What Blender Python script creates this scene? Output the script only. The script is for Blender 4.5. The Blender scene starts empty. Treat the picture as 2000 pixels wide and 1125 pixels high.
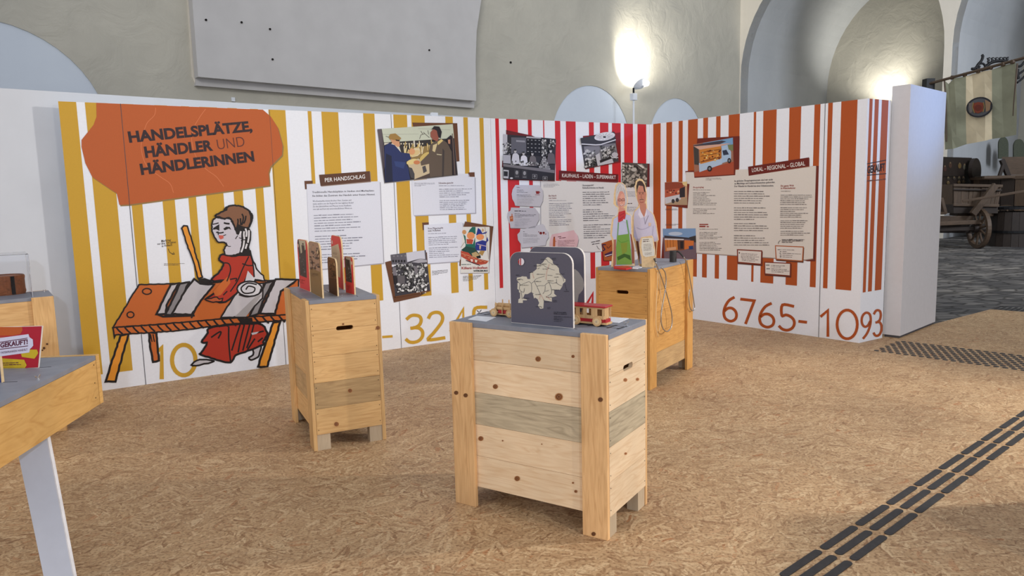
import bpy, bmesh, math, random
from mathutils import Vector, Matrix
random.seed(7)
SC = bpy.context.scene
COL = SC.collection

# ---------------------------------------------------------------- camera
F, PITCH, ROLL, CH = 1425.74, math.radians(7.27409), math.radians(1.45146), 1.6
O = Vector((0, 0, CH))
def cam_axes():
    cp, sp = math.cos(PITCH), math.sin(PITCH)
    fwd, right, down = Vector((0, cp, -sp)), Vector((1, 0, 0)), Vector((0, -sp, -cp))
    cr, sr = math.cos(ROLL), math.sin(ROLL)
    return right * cr + down * sr, -right * sr + down * cr, fwd
CR, CD, CF = cam_axes()
cd = bpy.data.cameras.new('camera')
cd.sensor_width = 36; cd.lens = F / 2000 * 36; cd.clip_end = 200
cam = bpy.data.objects.new('camera', cd); COL.objects.link(cam)
m = Matrix.Identity(4)
for i in range(3):
    m[i][0], m[i][1], m[i][2] = CR[i], -CD[i], -CF[i]
m.translation = O
cam.matrix_world = m
SC.camera = cam

# ---------------------------------------------------------------- world, light, exposure
SC.view_settings.view_transform = 'Standard'
SC.view_settings.look = 'None'
SC.view_settings.gamma = 1
SC.view_settings.use_curve_mapping = False
SC.view_settings.exposure = 0.0
W = bpy.data.worlds.new('hall_air'); SC.world = W; W.use_nodes = True
W.node_tree.nodes['Background'].inputs[0].default_value = (0.90, 0.95, 1.04, 1)
W.node_tree.nodes['Background'].inputs[1].default_value = 0.62

def light(name, kind, loc, target, power, color, size=0.3, spot=None, blend=0.5):
    l = bpy.data.lights.new(name, kind); l.energy = power; l.color = color
    if kind == 'AREA':
        l.shape = 'RECTANGLE'; l.size = size if not isinstance(size, tuple) else size[0]
        l.size_y = size if not isinstance(size, tuple) else size[1]
    else:
        l.shadow_soft_size = size
    if kind == 'SPOT':
        l.spot_size = math.radians(spot); l.spot_blend = blend
    o = bpy.data.objects.new(name, l); COL.objects.link(o); o.location = loc
    o.rotation_euler = (Vector(target) - Vector(loc)).to_track_quat('-Z', 'Y').to_euler()
    return o
light('track_spot_rear', 'SPOT', (2.5, -5.6, 3.05), (-0.6, 6.5, 1.0), 620, (0.74, 0.85, 1.0), 0.08, 75, 0.6)
light('track_spot_right', 'SPOT', (4.3, -1.96, 3.1), (0.6, 5.2, 0.6), 380, (1.0, 0.90, 0.78), 0.07, 70, 0.8)
light('track_spot_side', 'SPOT', (8.6, 4.0, 4.2), (-0.2, 3.9, 0.0), 1600, (1.0, 0.94, 0.88), 0.22, 58, 0.5)
light('warm_wash_left', 'AREA', (-5.6, -0.5, 3.3), (-1.0, 6.5, 1.0), 85, (1.0, 0.88, 0.76), (1.5, 1.5))
light('pillar_daylight', 'SPOT', (9.5, 6.5, 4.2), (4.45, 7.9, 2.45), 950, (0.22, 0.45, 1.0), 0.25, 19, 1.0)
light('warm_spot_orange_wall', 'SPOT', (0.8, 1.5, 4.6), (3.0, 8.4, 1.2), 150, (1.0, 0.72, 0.46), 0.12, 48, 0.9)
hw = light('back_wall_fill', 'AREA', (-2, -2, 10), (2, 22, 6), 190, (1.0, 0.98, 0.93), (6, 3)); hw.data.spread = math.radians(75)  # invented fill light, added to brighten the plaster wall behind the display
light('bay_fill', 'AREA', (17, 6, 8), (13.5, 26, 3.5), 560, (0.85, 0.91, 1.0), (3, 4)).data.spread = math.radians(115)  # made-up fill aimed into the vaulted bays to lift their tone

# ---------------------------------------------------------------- geometry helpers
def ray(x, y):
    return CR * ((x - 1000) / F) + CD * ((y - 562.5) / F) + CF
def G(x, y, z=0.0):
    d = ray(x, y); t = (z - CH) / d.z; return O + d * t
def PD(x, y, D):
    d = ray(x, y); return O + d * (D / d.y)
def yawv(deg):
    a = math.radians(deg); return Vector((math.sin(a), math.cos(a), 0))
class Plane:
    def __init__(s, p0, u):
        s.p0 = Vector(p0); s.u = Vector(u).normalized()
        n = Vector((s.u.y, -s.u.x, 0))
        if n.dot(O - s.p0) < 0: n = -n
        s.n = n
        # keep u pointing so that it reads left-to-right for the viewer
        if s.u.cross(Vector((0, 0, 1))).dot(n) < 0: s.u = -s.u
    def px(s, x, y, off=0.0):
        p0 = s.p0 + s.n * off; d = ray(x, y); t = s.n.dot(p0 - O) / s.n.dot(d)
        return O + d * t
    def uz(s, x, y):
        p = s.px(x, y); return (p - s.p0).dot(s.u), p.z
    def pt(s, u, z, off=0.0):
        p = s.p0 + s.u * u + s.n * off; p.z = z; return p
class Flat:                                       # a horizontal surface
    def __init__(s, z): s.z = z
    def px(s, x, y, off=0.0): return G(x, y, s.z + off)

ROOT = {}
def meta(o, label=None, cat=None, group=None, kind=None):
    if label: o['label'] = label
    if cat: o['category'] = cat
    if group: o['group'] = group
    if kind: o['kind'] = kind
    return o
def thing(name, loc, rotz=0.0, label=None, cat=None, group=None, mat=None):
    o = bpy.data.objects.new(name, None); COL.objects.link(o)
    o.empty_display_size = 0.1
    M = Matrix.Translation(Vector(loc)) @ Matrix.Rotation(rotz, 4, 'Z') if mat is None else mat
    o.matrix_world = M; ROOT[o.name] = M
    return meta(o, label, cat, group)
def finish(name, bm, mats, parent=None, world=True, smooth=False, bevel=0, kind=None, recalc=True):
    if recalc: bmesh.ops.recalc_face_normals(bm, faces=bm.faces[:])
    me = bpy.data.meshes.new(name); bm.to_mesh(me); bm.free()
    for mm in (mats if isinstance(mats, (list, tuple)) else [mats]): me.materials.append(mm)
    if smooth:
        for p in me.polygons: p.use_smooth = True
    o = bpy.data.objects.new(name, me); COL.objects.link(o)
    if parent is not None:
        o.parent = parent
        M = ROOT.get(parent.name, Matrix.Identity(4))
        ROOT[o.name] = M
        if world: me.transform(M.inverted())
    else: ROOT[o.name] = Matrix.Identity(4)
    if bevel:
        b = o.modifiers.new('bevel', 'BEVEL'); b.width = bevel; b.segments = 2; b.limit_method = 'ANGLE'
    if kind: o['kind'] = kind
    return o
def B():
    return bmesh.new()
def box(bm, a, b, M=None):
    x0, y0, z0 = a; x1, y1, z1 = b
    vs = [Vector(p) for p in ((x0,y0,z0),(x1,y0,z0),(x1,y1,z0),(x0,y1,z0),(x0,y0,z1),(x1,y0,z1),(x1,y1,z1),(x0,y1,z1))]
    if M is not None: vs = [M @ v for v in vs]
    v = [bm.verts.new(p) for p in vs]
    for f in ((0,3,2,1),(4,5,6,7),(0,1,5,4),(1,2,6,5),(2,3,7,6),(3,0,4,7)): bm.faces.new([v[i] for i in f])
def hexa(bm, q0, q1):                              # two quads -> solid
    v = [bm.verts.new(p) for p in list(q0) + list(q1)]
    for f in ((0,1,2,3),(7,6,5,4),(0,4,5,1),(1,5,6,2),(2,6,7,3),(3,7,4,0)): bm.faces.new([v[i] for i in f])
def prism(bm, pts, vec, mi=(0, 0), M=None):
    pts = [Vector(p) for p in pts]
    top = [p + Vector(vec) for p in pts]
    if M is not None: pts = [M @ p for p in pts]; top = [M @ p for p in top]
    a = [bm.verts.new(p) for p in pts]; b = [bm.verts.new(p) for p in top]
    f = bm.faces.new(a[::-1]); f.material_index = mi[0]
    f = bm.faces.new(b); f.material_index = mi[0]
    n = len(a)
    for i in range(n):
        f = bm.faces.new([a[i], a[(i+1) % n], b[(i+1) % n], b[i]]); f.material_index = mi[1]
def cyl(bm, p0, p1, r0, r1=None, n=16, caps=True):
    p0, p1 = Vector(p0), Vector(p1); r1 = r0 if r1 is None else r1
    ax = (p1 - p0).normalized(); a = ax.orthogonal().normalized(); b = ax.cross(a)
    A = [bm.verts.new(p0 + (a*math.cos(t) + b*math.sin(t))*r0) for t in [2*math.pi*i/n for i in range(n)]]
    Bv = [bm.verts.new(p1 + (a*math.cos(t) + b*math.sin(t))*r1) for t in [2*math.pi*i/n for i in range(n)]]
    for i in range(n): bm.faces.new([A[i], A[(i+1) % n], Bv[(i+1) % n], Bv[i]])
    if caps: bm.faces.new(A[::-1]); bm.faces.new(Bv)
def smoothpath(pts, sub=6):
    pts = [Vector(p) for p in pts]; out = []
    for i in range(len(pts)-1):
        p0 = pts[max(i-1, 0)]; p1 = pts[i]; p2 = pts[i+1]; p3 = pts[min(i+2, len(pts)-1)]
        for k in range(sub):
            t = k/sub
            out.append(0.5*((2*p1) + (p2-p0)*t + (2*p0-5*p1+4*p2-p3)*t*t + (3*p1-p0-3*p2+p3)*t**3))
    out.append(pts[-1]); return out
def tube(bm, pts, r, n=8, closed=False):
    pts = [Vector(p) for p in pts]; rings = []
    nrm = None; N = len(pts)
    for i, p in enumerate(pts):
        t = (pts[min(i+1, N-1)] - pts[max(i-1, 0)]).normalized()
        if nrm is None: nrm = t.orthogonal().normalized()
        nrm = (nrm - t*nrm.dot(t)).normalized(); b = t.cross(nrm)
        rr = r[i] if isinstance(r, (list, tuple)) else r
        rings.append([bm.verts.new(p + (nrm*math.cos(a) + b*math.sin(a))*rr) for a in [2*math.pi*k/n for k in range(n)]])
    for i in range(N-1):
        for k in range(n): bm.faces.new([rings[i][k], rings[i][(k+1) % n], rings[i+1][(k+1) % n], rings[i+1][k]])
    bm.faces.new(rings[0][::-1]); bm.faces.new(rings[-1])
def lathe(bm, c, prof, n=24, M=None):
    rings = []
    for r, z in prof:
        rings.append([bm.verts.new((M or Matrix()) @ (Vector(c) + Vector((r*math.cos(a), r*math.sin(a), z)))) for a in [2*math.pi*k/n for k in range(n)]])
    for i in range(len(prof)-1):
        for k in range(n): bm.faces.new([rings[i][k], rings[i][(k+1) % n], rings[i+1][(k+1) % n], rings[i+1][k]])
    bm.faces.new(rings[0][::-1]); bm.faces.new(rings[-1])
def ell(cx, cy, rx, ry, n=16, rot=0.0):
    c, s = math.cos(rot), math.sin(rot); o = []
    for i in range(n):
        a = 2*math.pi*i/n; x, y = rx*math.cos(a), ry*math.sin(a)
        o.append((cx + x*c - y*s, cy + x*s + y*c))
    return o

# ---------------------------------------------------------------- materials
def lin(c): 
    c = c/255.0
    return c/12.92 if c <= 0.04045 else ((c+0.055)/1.055)**2.4
def rgb(r, g, b, a=1): return (lin(r), lin(g), lin(b), 1)
class NT:
    def __init__(s, name, rough=0.6, metal=0.0, spec=0.4):
        s.m = bpy.data.materials.new(name); s.m.use_nodes = True; s.t = s.m.node_tree
        s.b = s.t.nodes['Principled BSDF']; s.b.inputs['Roughness'].default_value = rough
        s.b.inputs['Metallic'].default_value = metal; s.b.inputs['Specular IOR Level'].default_value = spec
    def n(s, typ, **kw):
        nd = s.t.nodes.new(typ)
        for k, v in kw.items():
            if hasattr(nd, k) and k not in ('Scale',): setattr(nd, k, v)
            else: nd.inputs[k].default_value = v
        return nd
    def l(s, a, b): s.t.links.new(a, b)
    def ramp(s, src, stops):
        r = s.n('ShaderNodeValToRGB'); e = r.color_ramp.elements
        while len(e) < len(stops): e.new(0.5)
        for i, (p, c) in enumerate(stops): e[i].position = p; e[i].color = c
        s.l(src, r.inputs[0]); return r.outputs[0]
    def mix(s, a, b, f, mode='MIX'):
        x = s.n('ShaderNodeMix', data_type='RGBA', blend_type=mode)
        for v, i in ((f, 0), (a, 6), (b, 7)):
            if hasattr(v, 'is_output'): s.l(v, x.inputs[i])
            else: x.inputs[i].default_value = v
        return x.outputs[2]
    def bump(s, h, strength=0.2, dist=0.01):
        b = s.n('ShaderNodeBump'); b.inputs['Strength'].default_value = strength; b.inputs['Distance'].default_value = dist
        s.l(h, b.inputs['Height']); s.l(b.outputs[0], s.b.inputs['Normal'])
    def out(s, c): s.l(c, s.b.inputs['Base Color'])
def plain(name, c, rough=0.6, metal=0.0, spec=0.4, var=0.05, scale=20, bump=0.0):
    t = NT(name, rough, metal, spec)
    tc = t.n('ShaderNodeTexCoord'); nz = t.n('ShaderNodeTexNoise'); nz.inputs['Scale'].default_value = scale; nz.inputs['Detail'].default_value = 4
    t.l(tc.outputs['Object'], nz.inputs['Vector'])
    c2 = tuple(max(0, x*(1-var*2)) for x in c[:3]) + (1,); c3 = tuple(min(1, x*(1+var*2)) for x in c[:3]) + (1,)
    t.out(t.ramp(nz.outputs[0], [(0.3, c2), (0.7, c3)]))
    if bump: t.bump(nz.outputs[0], bump, 0.01)
    return t.m
def wood(name, light_c, dark_c, axis, scale=1.0, rough=0.55, contrast=1.0, var=0.12):
    t = NT(name, rough, 0, 0.35)
    tc = t.n('ShaderNodeTexCoord'); oi = t.n('ShaderNodeObjectInfo')
    off = t.n('ShaderNodeVectorMath', operation='SCALE'); off.inputs[3].default_value = 37.0
    cmb = t.n('ShaderNodeCombineXYZ')
    for i in range(3): t.l(oi.outputs['Random'], cmb.inputs[i])
    t.l(cmb.outputs[0], off.inputs[0])
    add = t.n('ShaderNodeVectorMath', operation='ADD'); t.l(tc.outputs['Object'], add.inputs[0]); t.l(off.outputs[0], add.inputs[1])
    mp = t.n('ShaderNodeMapping'); s = [14*scale]*3; s['xyz'.index(axis)] = 1.3*scale; mp.inputs['Scale'].default_value = s
    t.l(add.outputs[0], mp.inputs[0])
    n1 = t.n('ShaderNodeTexNoise'); n1.inputs['Scale'].default_value = 1.0; n1.inputs['Detail'].default_value = 2; n1.inputs['Distortion'].default_value = 0.6
    t.l(mp.outputs[0], n1.inputs['Vector'])
    mul = t.n('ShaderNodeMath', operation='MULTIPLY'); mul.inputs[1].default_value = 9.0; t.l(n1.outputs[0], mul.inputs[0])
    fr = t.n('ShaderNodeMath', operation='PINGPONG'); fr.inputs[1].default_value = 0.5; t.l(mul.outputs[0], fr.inputs[0])
    n2 = t.n('ShaderNodeTexNoise'); n2.inputs['Scale'].default_value = 5.0; n2.inputs['Detail'].default_value = 5
    t.l(mp.outputs[0], n2.inputs['Vector'])
    mid = tuple((a+b)/2 for a, b in zip(light_c, dark_c))
    c1 = t.ramp(fr.outputs[0], [(0.0, tuple(l+(d-l)*0.55*contrast for l, d in zip(light_c, dark_c))), (0.25, light_c), (0.5, tuple(l+(d-l)*0.15*contrast for l, d in zip(light_c, dark_c)))])
    c2 = t.ramp(n2.outputs[0], [(0.35, tuple(l+(d-l)*0.5*contrast for l, d in zip(light_c, dark_c))), (0.6, light_c)])
    c = t.mix(c1, c2, 0.5)
    n3 = t.n('ShaderNodeTexNoise'); n3.inputs['Scale'].default_value = 3.0; t.l(add.outputs[0], n3.inputs['Vector'])
    tone = t.ramp(n3.outputs[0], [(0.3, (1-var,)*3 + (1,)), (0.7, (1+var*0.5,)*3 + (1,))])
    c = t.mix(c, tone, 1.0, 'MULTIPLY')
    hs = t.n('ShaderNodeHueSaturation'); vr = t.n('ShaderNodeMapRange'); vr.inputs[3].default_value = 0.90; vr.inputs[4].default_value = 1.08
    t.l(oi.outputs['Random'], vr.inputs[0]); t.l(vr.outputs[0], hs.inputs['Value']); t.l(c, hs.inputs['Color'])
    t.out(hs.outputs[0]); t.bump(n2.outputs[0], 0.12, 0.004)
    return t.m
def plaster(name, c, c2, bump=0.35):
    t = NT(name, 0.9, 0, 0.15)
    tc = t.n('ShaderNodeTexCoord')
    n1 = t.n('ShaderNodeTexNoise'); n1.inputs['Scale'].default_value = 0.5; n1.inputs['Detail'].default_value = 6; n1.inputs['Roughness'].default_value = 0.6
    t.l(tc.outputs['Object'], n1.inputs['Vector'])
    n2 = t.n('ShaderNodeTexNoise'); n2.inputs['Scale'].default_value = 1.6; n2.inputs['Detail'].default_value = 8; n2.inputs['Roughness'].default_value = 0.55; n2.inputs['Distortion'].default_value = 0.8
    t.l(tc.outputs['Object'], n2.inputs['Vector'])
    t.out(t.ramp(n1.outputs[0], [(0.3, c2), (0.7, c)]))
    t.bump(n2.outputs[0], bump, 0.12)
    return t.m
def osb():
    t = NT('osb_strand_board', 0.55, 0, 0.3)
    tc = t.n('ShaderNodeTexCoord')
    cols = []
    nd = t.n('ShaderNodeTexNoise'); nd.inputs['Scale'].default_value = 9; nd.inputs['Detail'].default_value = 1
    t.l(tc.outputs['Object'], nd.inputs['Vector'])
    sub = t.n('ShaderNodeVectorMath', operation='SUBTRACT'); t.l(nd.outputs['Color'], sub.inputs[0]); sub.inputs[1].default_value = (0.5,)*3
    sc = t.n('ShaderNodeVectorMath', operation='SCALE'); t.l(sub.outputs[0], sc.inputs[0]); sc.inputs[3].default_value = 0.05
    base = t.n('ShaderNodeVectorMath', operation='ADD'); t.l(tc.outputs['Object'], base.inputs[0]); t.l(sc.outputs[0], base.inputs[1])
    outs = []
    for k, (ang, sx, sy) in enumerate(((12, 9, 62), (78, 10, 74), (-35, 8, 52), (-8, 11, 88))):
        cell = t.n('ShaderNodeTexVoronoi'); cell.inputs['Scale'].default_value = 4 + 1.5*k
        mpo = t.n('ShaderNodeMapping'); mpo.inputs['Location'].default_value = (k*3.7, k*1.9, 0)
        t.l(base.outputs[0], mpo.inputs[0]); t.l(mpo.outputs[0], cell.inputs['Vector'])
        sp = t.n('ShaderNodeSeparateColor'); t.l(cell.outputs['Color'], sp.inputs[0])
        an = t.n('ShaderNodeMapRange'); an.inputs[3].default_value = math.radians(ang-55); an.inputs[4].default_value = math.radians(ang+55)
        t.l(sp.outputs[0], an.inputs[0])
        vr = t.n('ShaderNodeVectorRotate', rotation_type='Z_AXIS'); t.l(base.outputs[0], vr.inputs['Vector']); t.l(an.outputs[0], vr.inputs['Angle'])
        mp = t.n('ShaderNodeMapping'); mp.inputs['Scale'].default_value = (sx, sy, 1); t.l(vr.outputs[0], mp.inputs[0])
        v = t.n('ShaderNodeTexVoronoi'); v.inputs['Scale'].default_value = 1.0; t.l(mp.outputs[0], v.inputs['Vector'])
        s2 = t.n('ShaderNodeSeparateColor'); t.l(v.outputs['Color'], s2.inputs[0]); outs.append((s2.outputs[0], s2.outputs[1], v.outputs['Distance']))
    r = rgb
    pal = [(0.0, r(166,130,94)), (0.12, r(186,152,112)), (0.4, r(200,167,126)), (0.7, r(209,177,135)), (0.94, r(226,198,156)), (1.0, r(184,132,88))]
    c = t.ramp(outs[0][0], pal)
    for k in (1, 2, 3):
        th = t.n('ShaderNodeMath', operation='GREATER_THAN'); th.inputs[1].default_value = (0.5, 0.6, 0.7)[k-1]; t.l(outs[k][1], th.inputs[0])
        c = t.mix(c, t.ramp(outs[k][0], pal), th.outputs[0])
    nb = t.n('ShaderNodeTexNoise'); nb.inputs['Scale'].default_value = 70; nb.inputs['Detail'].default_value = 3; t.l(tc.outputs['Object'], nb.inputs['Vector'])
    c = t.mix(c, t.ramp(nb.outputs[0], [(0.36, (0.52, 0.47, 0.42, 1)), (0.5, (1, 1, 1, 1))]), 0.75, 'MULTIPLY')
    nl = t.n('ShaderNodeTexNoise'); nl.inputs['Scale'].default_value = 1.1; nl.inputs['Detail'].default_value = 3; t.l(tc.outputs['Object'], nl.inputs['Vector'])
    c = t.mix(c, t.ramp(nl.outputs[0], [(0.3, (0.75, 0.71, 0.70, 1)), (0.65, (0.96, 0.92, 0.90, 1))]), 1.0, 'MULTIPLY')
    t.out(c); t.bump(outs[1][0], 0.15, 0.002)
    return t.m
def stone():
    t = NT('slate_cobbles', 0.75, 0, 0.3)
    tc = t.n('ShaderNodeTexCoord'); mp = t.n('ShaderNodeMapping'); mp.inputs['Rotation'].default_value = (0, 0, math.radians(8)); mp.inputs['Scale'].default_value = (2.6, 5.2, 1)
    t.l(tc.outputs['Object'], mp.inputs[0])
    v = t.n('ShaderNodeTexVoronoi'); v.inputs['Scale'].default_value = 1.3; t.l(mp.outputs[0], v.inputs['Vector'])
    d = t.n('ShaderNodeTexVoronoi', feature='DISTANCE_TO_EDGE'); d.inputs['Scale'].default_value = 1.3; t.l(mp.outputs[0], d.inputs['Vector'])
    s = t.n('ShaderNodeSeparateColor'); t.l(v.outputs['Color'], s.inputs[0])
    c = t.ramp(s.outputs[0], [(0, rgb(84,83,84)), (0.5, rgb(112,110,108)), (1, rgb(152,149,144))])
    e = t.ramp(d.outputs['Distance'], [(0.0, (0.30, 0.29, 0.28, 1)), (0.12, (1, 1, 1, 1))])
    n = t.n('ShaderNodeTexNoise'); n.inputs['Scale'].default_value = 0.7; n.inputs['Detail'].default_value = 6; t.l(tc.outputs['Object'], n.inputs['Vector'])
    c = t.mix(c, e, 1.0, 'MULTIPLY'); c = t.mix(c, t.ramp(n.outputs[0], [(0.35, (0.6, 0.6, 0.62, 1)), (0.65, (1.15, 1.1, 1.05, 1))]), 1.0, 'MULTIPLY')
    t.out(c); t.bump(e, 0.6, 0.02); return t.m

M_print = None
def make_print():
    t = NT('printed_ink', 0.5, 0, 0.3)
    a = t.n('ShaderNodeAttribute', attribute_name='Col')
    tc = t.n('ShaderNodeTexCoord'); nz = t.n('ShaderNodeTexNoise'); nz.inputs['Scale'].default_value = 160; t.l(tc.outputs['Object'], nz.inputs['Vector'])
    t.out(t.mix(a.outputs['Color'], t.ramp(nz.outputs[0], [(0.3, (0.96,)*3+(1,)), (0.7, (1.02,)*3+(1,))]), 1.0, 'MULTIPLY'))
    return t.m
M_print = make_print()
M_white = plain('white_laminate', rgb(236,239,246), 0.42, var=0.01, scale=60)
M_pillar = plain('white_matt_paint', rgb(212,210,212), 0.6, var=0.01)
M_back = plain('white_plasterboard', rgb(210,214,220), 0.75, var=0.015, scale=3)
M_plaster = plaster('greyed_lime_plaster', rgb(204,199,185), rgb(186,182,170))
M_plaster_cool = plaster('cool_grey_plaster', rgb(204,206,208), rgb(192,195,198), 0.2)
M_cream = plaster('cream_plaster', rgb(236,228,214), rgb(226,218,204), 0.2)
M_niche = plaster('pale_blue_plaster', rgb(222,230,240), rgb(214,222,234), 0.08)
M_board = plain('grey_blind_board', rgb(204,201,200), 0.7, var=0.02, scale=2)
M_floor = osb(); M_stone = stone()
M_grey = plain('blue_grey_painted_board', rgb(132,135,145), 0.5, var=0.05, scale=12)
M_black = plain('black_rubber', rgb(52,50,50), 0.55, var=0.1, scale=40)
M_dark = plain('dark_void', rgb(24, 20, 18), 0.9)
M_seam = plain('panel_joint_shadow_gap', rgb(80,78,82), 0.8)
M_chrome = plain('chromed_steel', rgb(210,210,212), 0.2, metal=1.0, var=0.02)
M_iron = plain('black_wrought_iron', rgb(26,26,28), 0.5, metal=0.4)
M_edge = plain('plywood_edge', rgb(226,196,150), 0.6, var=0.05, scale=50)
M_mdf = plain('white_board_edge', rgb(228,220,212), 0.6)
def woodset(nm, l, d, contrast=1.0):
    return {a: wood(nm + '_' + a, l, d, a, contrast=contrast) for a in 'xyz'}
W_pale = woodset('pale_spruce', rgb(240,214,178), rgb(206,162,114))
W_honey = woodset('honey_pine', rgb(226,184,126), rgb(180,128,72))
W_amber = woodset('amber_pine', rgb(214,162,92), rgb(170,112,50))
W_weath = woodset('weathered_grey_pine', rgb(204,188,158), rgb(132,116,94), 1.15)
W_mild = woodset('greyish_brown_pine', rgb(200,166,118), rgb(150,116,78), 1.2)
W_foot = woodset('grey_foot_block', rgb(196,176,148), rgb(160,138,112), 0.6)
W_post = woodset('post_pine', rgb(232,188,134), rgb(176,124,74))
W_old = woodset('old_dark_oak', rgb(92,74,58), rgb(46,36,30))
W_older = woodset('blackened_oak', rgb(56,46,40), rgb(30,25,22))
W_toy = woodset('toy_beech', rgb(216,178,128), rgb(178,134,86))
M_toyred = plain('toy_red_paint', rgb(176,40,44), 0.4)
M_ply = wood('birch_ply_apron', rgb(226,180,110), rgb(186,132,64), 'y', scale=0.7, contrast=1.1)

# ---------------------------------------------------------------- print / artwork helper
KCOL = 1.0
def ink(c):
    return tuple(min(0.86, lin(v)*KCOL) for v in c) + (1.0,)
class Art:
    """flat print on a real plane; pts are in the frame of a photograph crop (origin, scale)"""
    def __init__(s, plane, origin=(0, 0), scale=1.0, base=0.001, step=0.0003):
        s.pl, s.o, s.sc, s.off, s.st = plane, origin, scale, base, step
        s.bm = bmesh.new(); s.cl = s.bm.loops.layers.float_color.new('Col')
    def P(s, x, y): return s.pl.px(s.o[0] + x/s.sc, s.o[1] + y/s.sc, s.off)
    def face(s, vs, c):
        try: f = s.bm.faces.new([s.bm.verts.new(v) for v in vs])
        except ValueError: return
        k = ink(c)
        for l in f.loops: l[s.cl] = k
    def poly(s, pts, c, up=True):
        if up: s.off += s.st
        s.face([s.P(*p) for p in pts], c)
    def stroke(s, pts, w, c, up=True, closed=False):
        """one mitred ribbon, no overlapping faces"""
        if up: s.off += s.st
        q = [pts[0]]
        for p in pts[1:]:
            if math.hypot(p[0]-q[-1][0], p[1]-q[-1][1]) > 1e-4: q.append(p)
        if closed and math.hypot(q[0][0]-q[-1][0], q[0][1]-q[-1][1]) < 1e-4: q.pop()
        n = len(q)
        if n < 2: return
        def un(a, b):
            L = math.hypot(b[0]-a[0], b[1]-a[1]); return ((b[0]-a[0])/L, (b[1]-a[1])/L)
        Lf, Rt = [], []
        for i in range(n):
            d0 = un(q[i-1], q[i]) if (i > 0 or closed) else None
            d1 = un(q[i], q[(i+1) % n]) if (i < n-1 or closed) else None
            x, y = q[i]
            if d0 is None: x -= d1[0]*w/2*.6; y -= d1[1]*w/2*.6; d0 = d1
            if d1 is None: x += d0[0]*w/2*.6; y += d0[1]*w/2*.6; d1 = d0
            nx, ny = -(d0[1]+d1[1]), d0[0]+d1[0]; L = math.hypot(nx, ny)
            if L < 1e-3: nx, ny, L = -d0[1], d0[0], 1
            nx /= L; ny /= L; k = min(1.8, 1/max(.3, nx*-d0[1] + ny*d0[0]))*w/2
            Lf.append(s.P(x+nx*k, y+ny*k)); Rt.append(s.P(x-nx*k, y-ny*k))
        VL = [s.bm.verts.new(v) for v in Lf]; VR = [s.bm.verts.new(v) for v in Rt]; kc = ink(c)
        for i in range(n if closed else n-1):
            j = (i+1) % n
            try: f = s.bm.faces.new([VL[i], VL[j], VR[j], VR[i]])
            except ValueError: continue
            for l in f.loops: l[s.cl] = kc
    wob = 0.0
    def rough(s, pts, smooth=False):
        n = len(pts)
        if smooth:
            q = []
            for i in range(n):
                p0, p1, p2, p3 = pts[i-1], pts[i], pts[(i+1) % n], pts[(i+2) % n]
                for k in range(4):
                    t = k/4
                    q.append(tuple(0.5*((2*p1[c]) + (p2[c]-p0[c])*t*.8 + (2*p0[c]-5*p1[c]+4*p2[c]-p3[c] + .2*(p2[c]-p0[c])*0)*t*t*1.0 + (3*p1[c]-p0[c]-3*p2[c]+p3[c])*t**3 + .2*(p2[c]-p0[c])*t*t) for c in (0, 1)))
            pts = q; n = len(q)
        out = []
        for i in range(n):
            a, b = pts[i], pts[(i+1) % n]; L = math.hypot(b[0]-a[0], b[1]-a[1]); m_ = max(1, int(L/16))
            for k in range(m_):
                f = k/m_; out.append((a[0]+(b[0]-a[0])*f + (random.uniform(-1, 1)*s.wob if k or smooth else 0), a[1]+(b[1]-a[1])*f + (random.uniform(-1, 1)*s.wob if k or smooth else 0)))
        return out
    def shape(s, pts, fill, w, line=(30, 24, 24), smooth=False):
        if s.wob: pts = s.rough(pts, smooth)
        s.poly(pts, fill); s.stroke(pts, w, line, closed=True)
    def curve(s, pts, w, c, sub=5, up=True):
        q = [(p.x, p.y) for p in smoothpath([(a, b, 0) for a, b in pts], sub)]
        s.stroke(q, w, c, up)
    def lines(s, x, y, widths, pitch, h, c, slope=0.0, drift=0.0, up=True):
        """rows of greeked small print; slope = dy/dx of a row"""
        if up: s.off += s.st
        for i, w in enumerate(widths):
            if not w: continue
            x0 = x + drift*i; y0 = y + pitch*i; cx = 0
            while cx < w:
                ww = min(random.uniform(1.6, 6.0)*h, w - cx)
                hh = h*random.choice((0.55, 0.62, 0.8))
                a = (x0+cx, y0+slope*cx); b = (x0+cx+ww, y0+slope*(cx+ww))
                s.face([s.P(a[0], a[1]), s.P(b[0], b[1]), s.P(b[0], b[1]-hh), s.P(a[0], a[1]-hh)], c)
                cx += ww + h*0.55
    def text(s, body, a, b, top, c, bold=0.0, up=True, res=2):
        """a/b = baseline ends, top = point at capital height above a"""
        if up: s.off += s.st
        ver, fac, x0, x1, cap = glyphs(body, bold, res)
        A, Bp, T = s.P(*a), s.P(*b), s.P(*top)
        ex = (Bp - A)/(x1 - x0); ey = (T - A)/cap
        vs = [s.bm.verts.new(A + ex*(v[0]-x0) + ey*v[1]) for v in ver]
        k = ink(c)
        for f in fac:
            try:
                ff = s.bm.faces.new([vs[i] for i in f])
                for l in ff.loops: l[s.cl] = k
            except ValueError: pass
    def done(s, name, parent, kind=None):
        # the print faces the viewer side of its surface
        return finish(name, s.bm, M_print, parent, recalc=False, kind=kind)
_gl = {}
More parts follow.
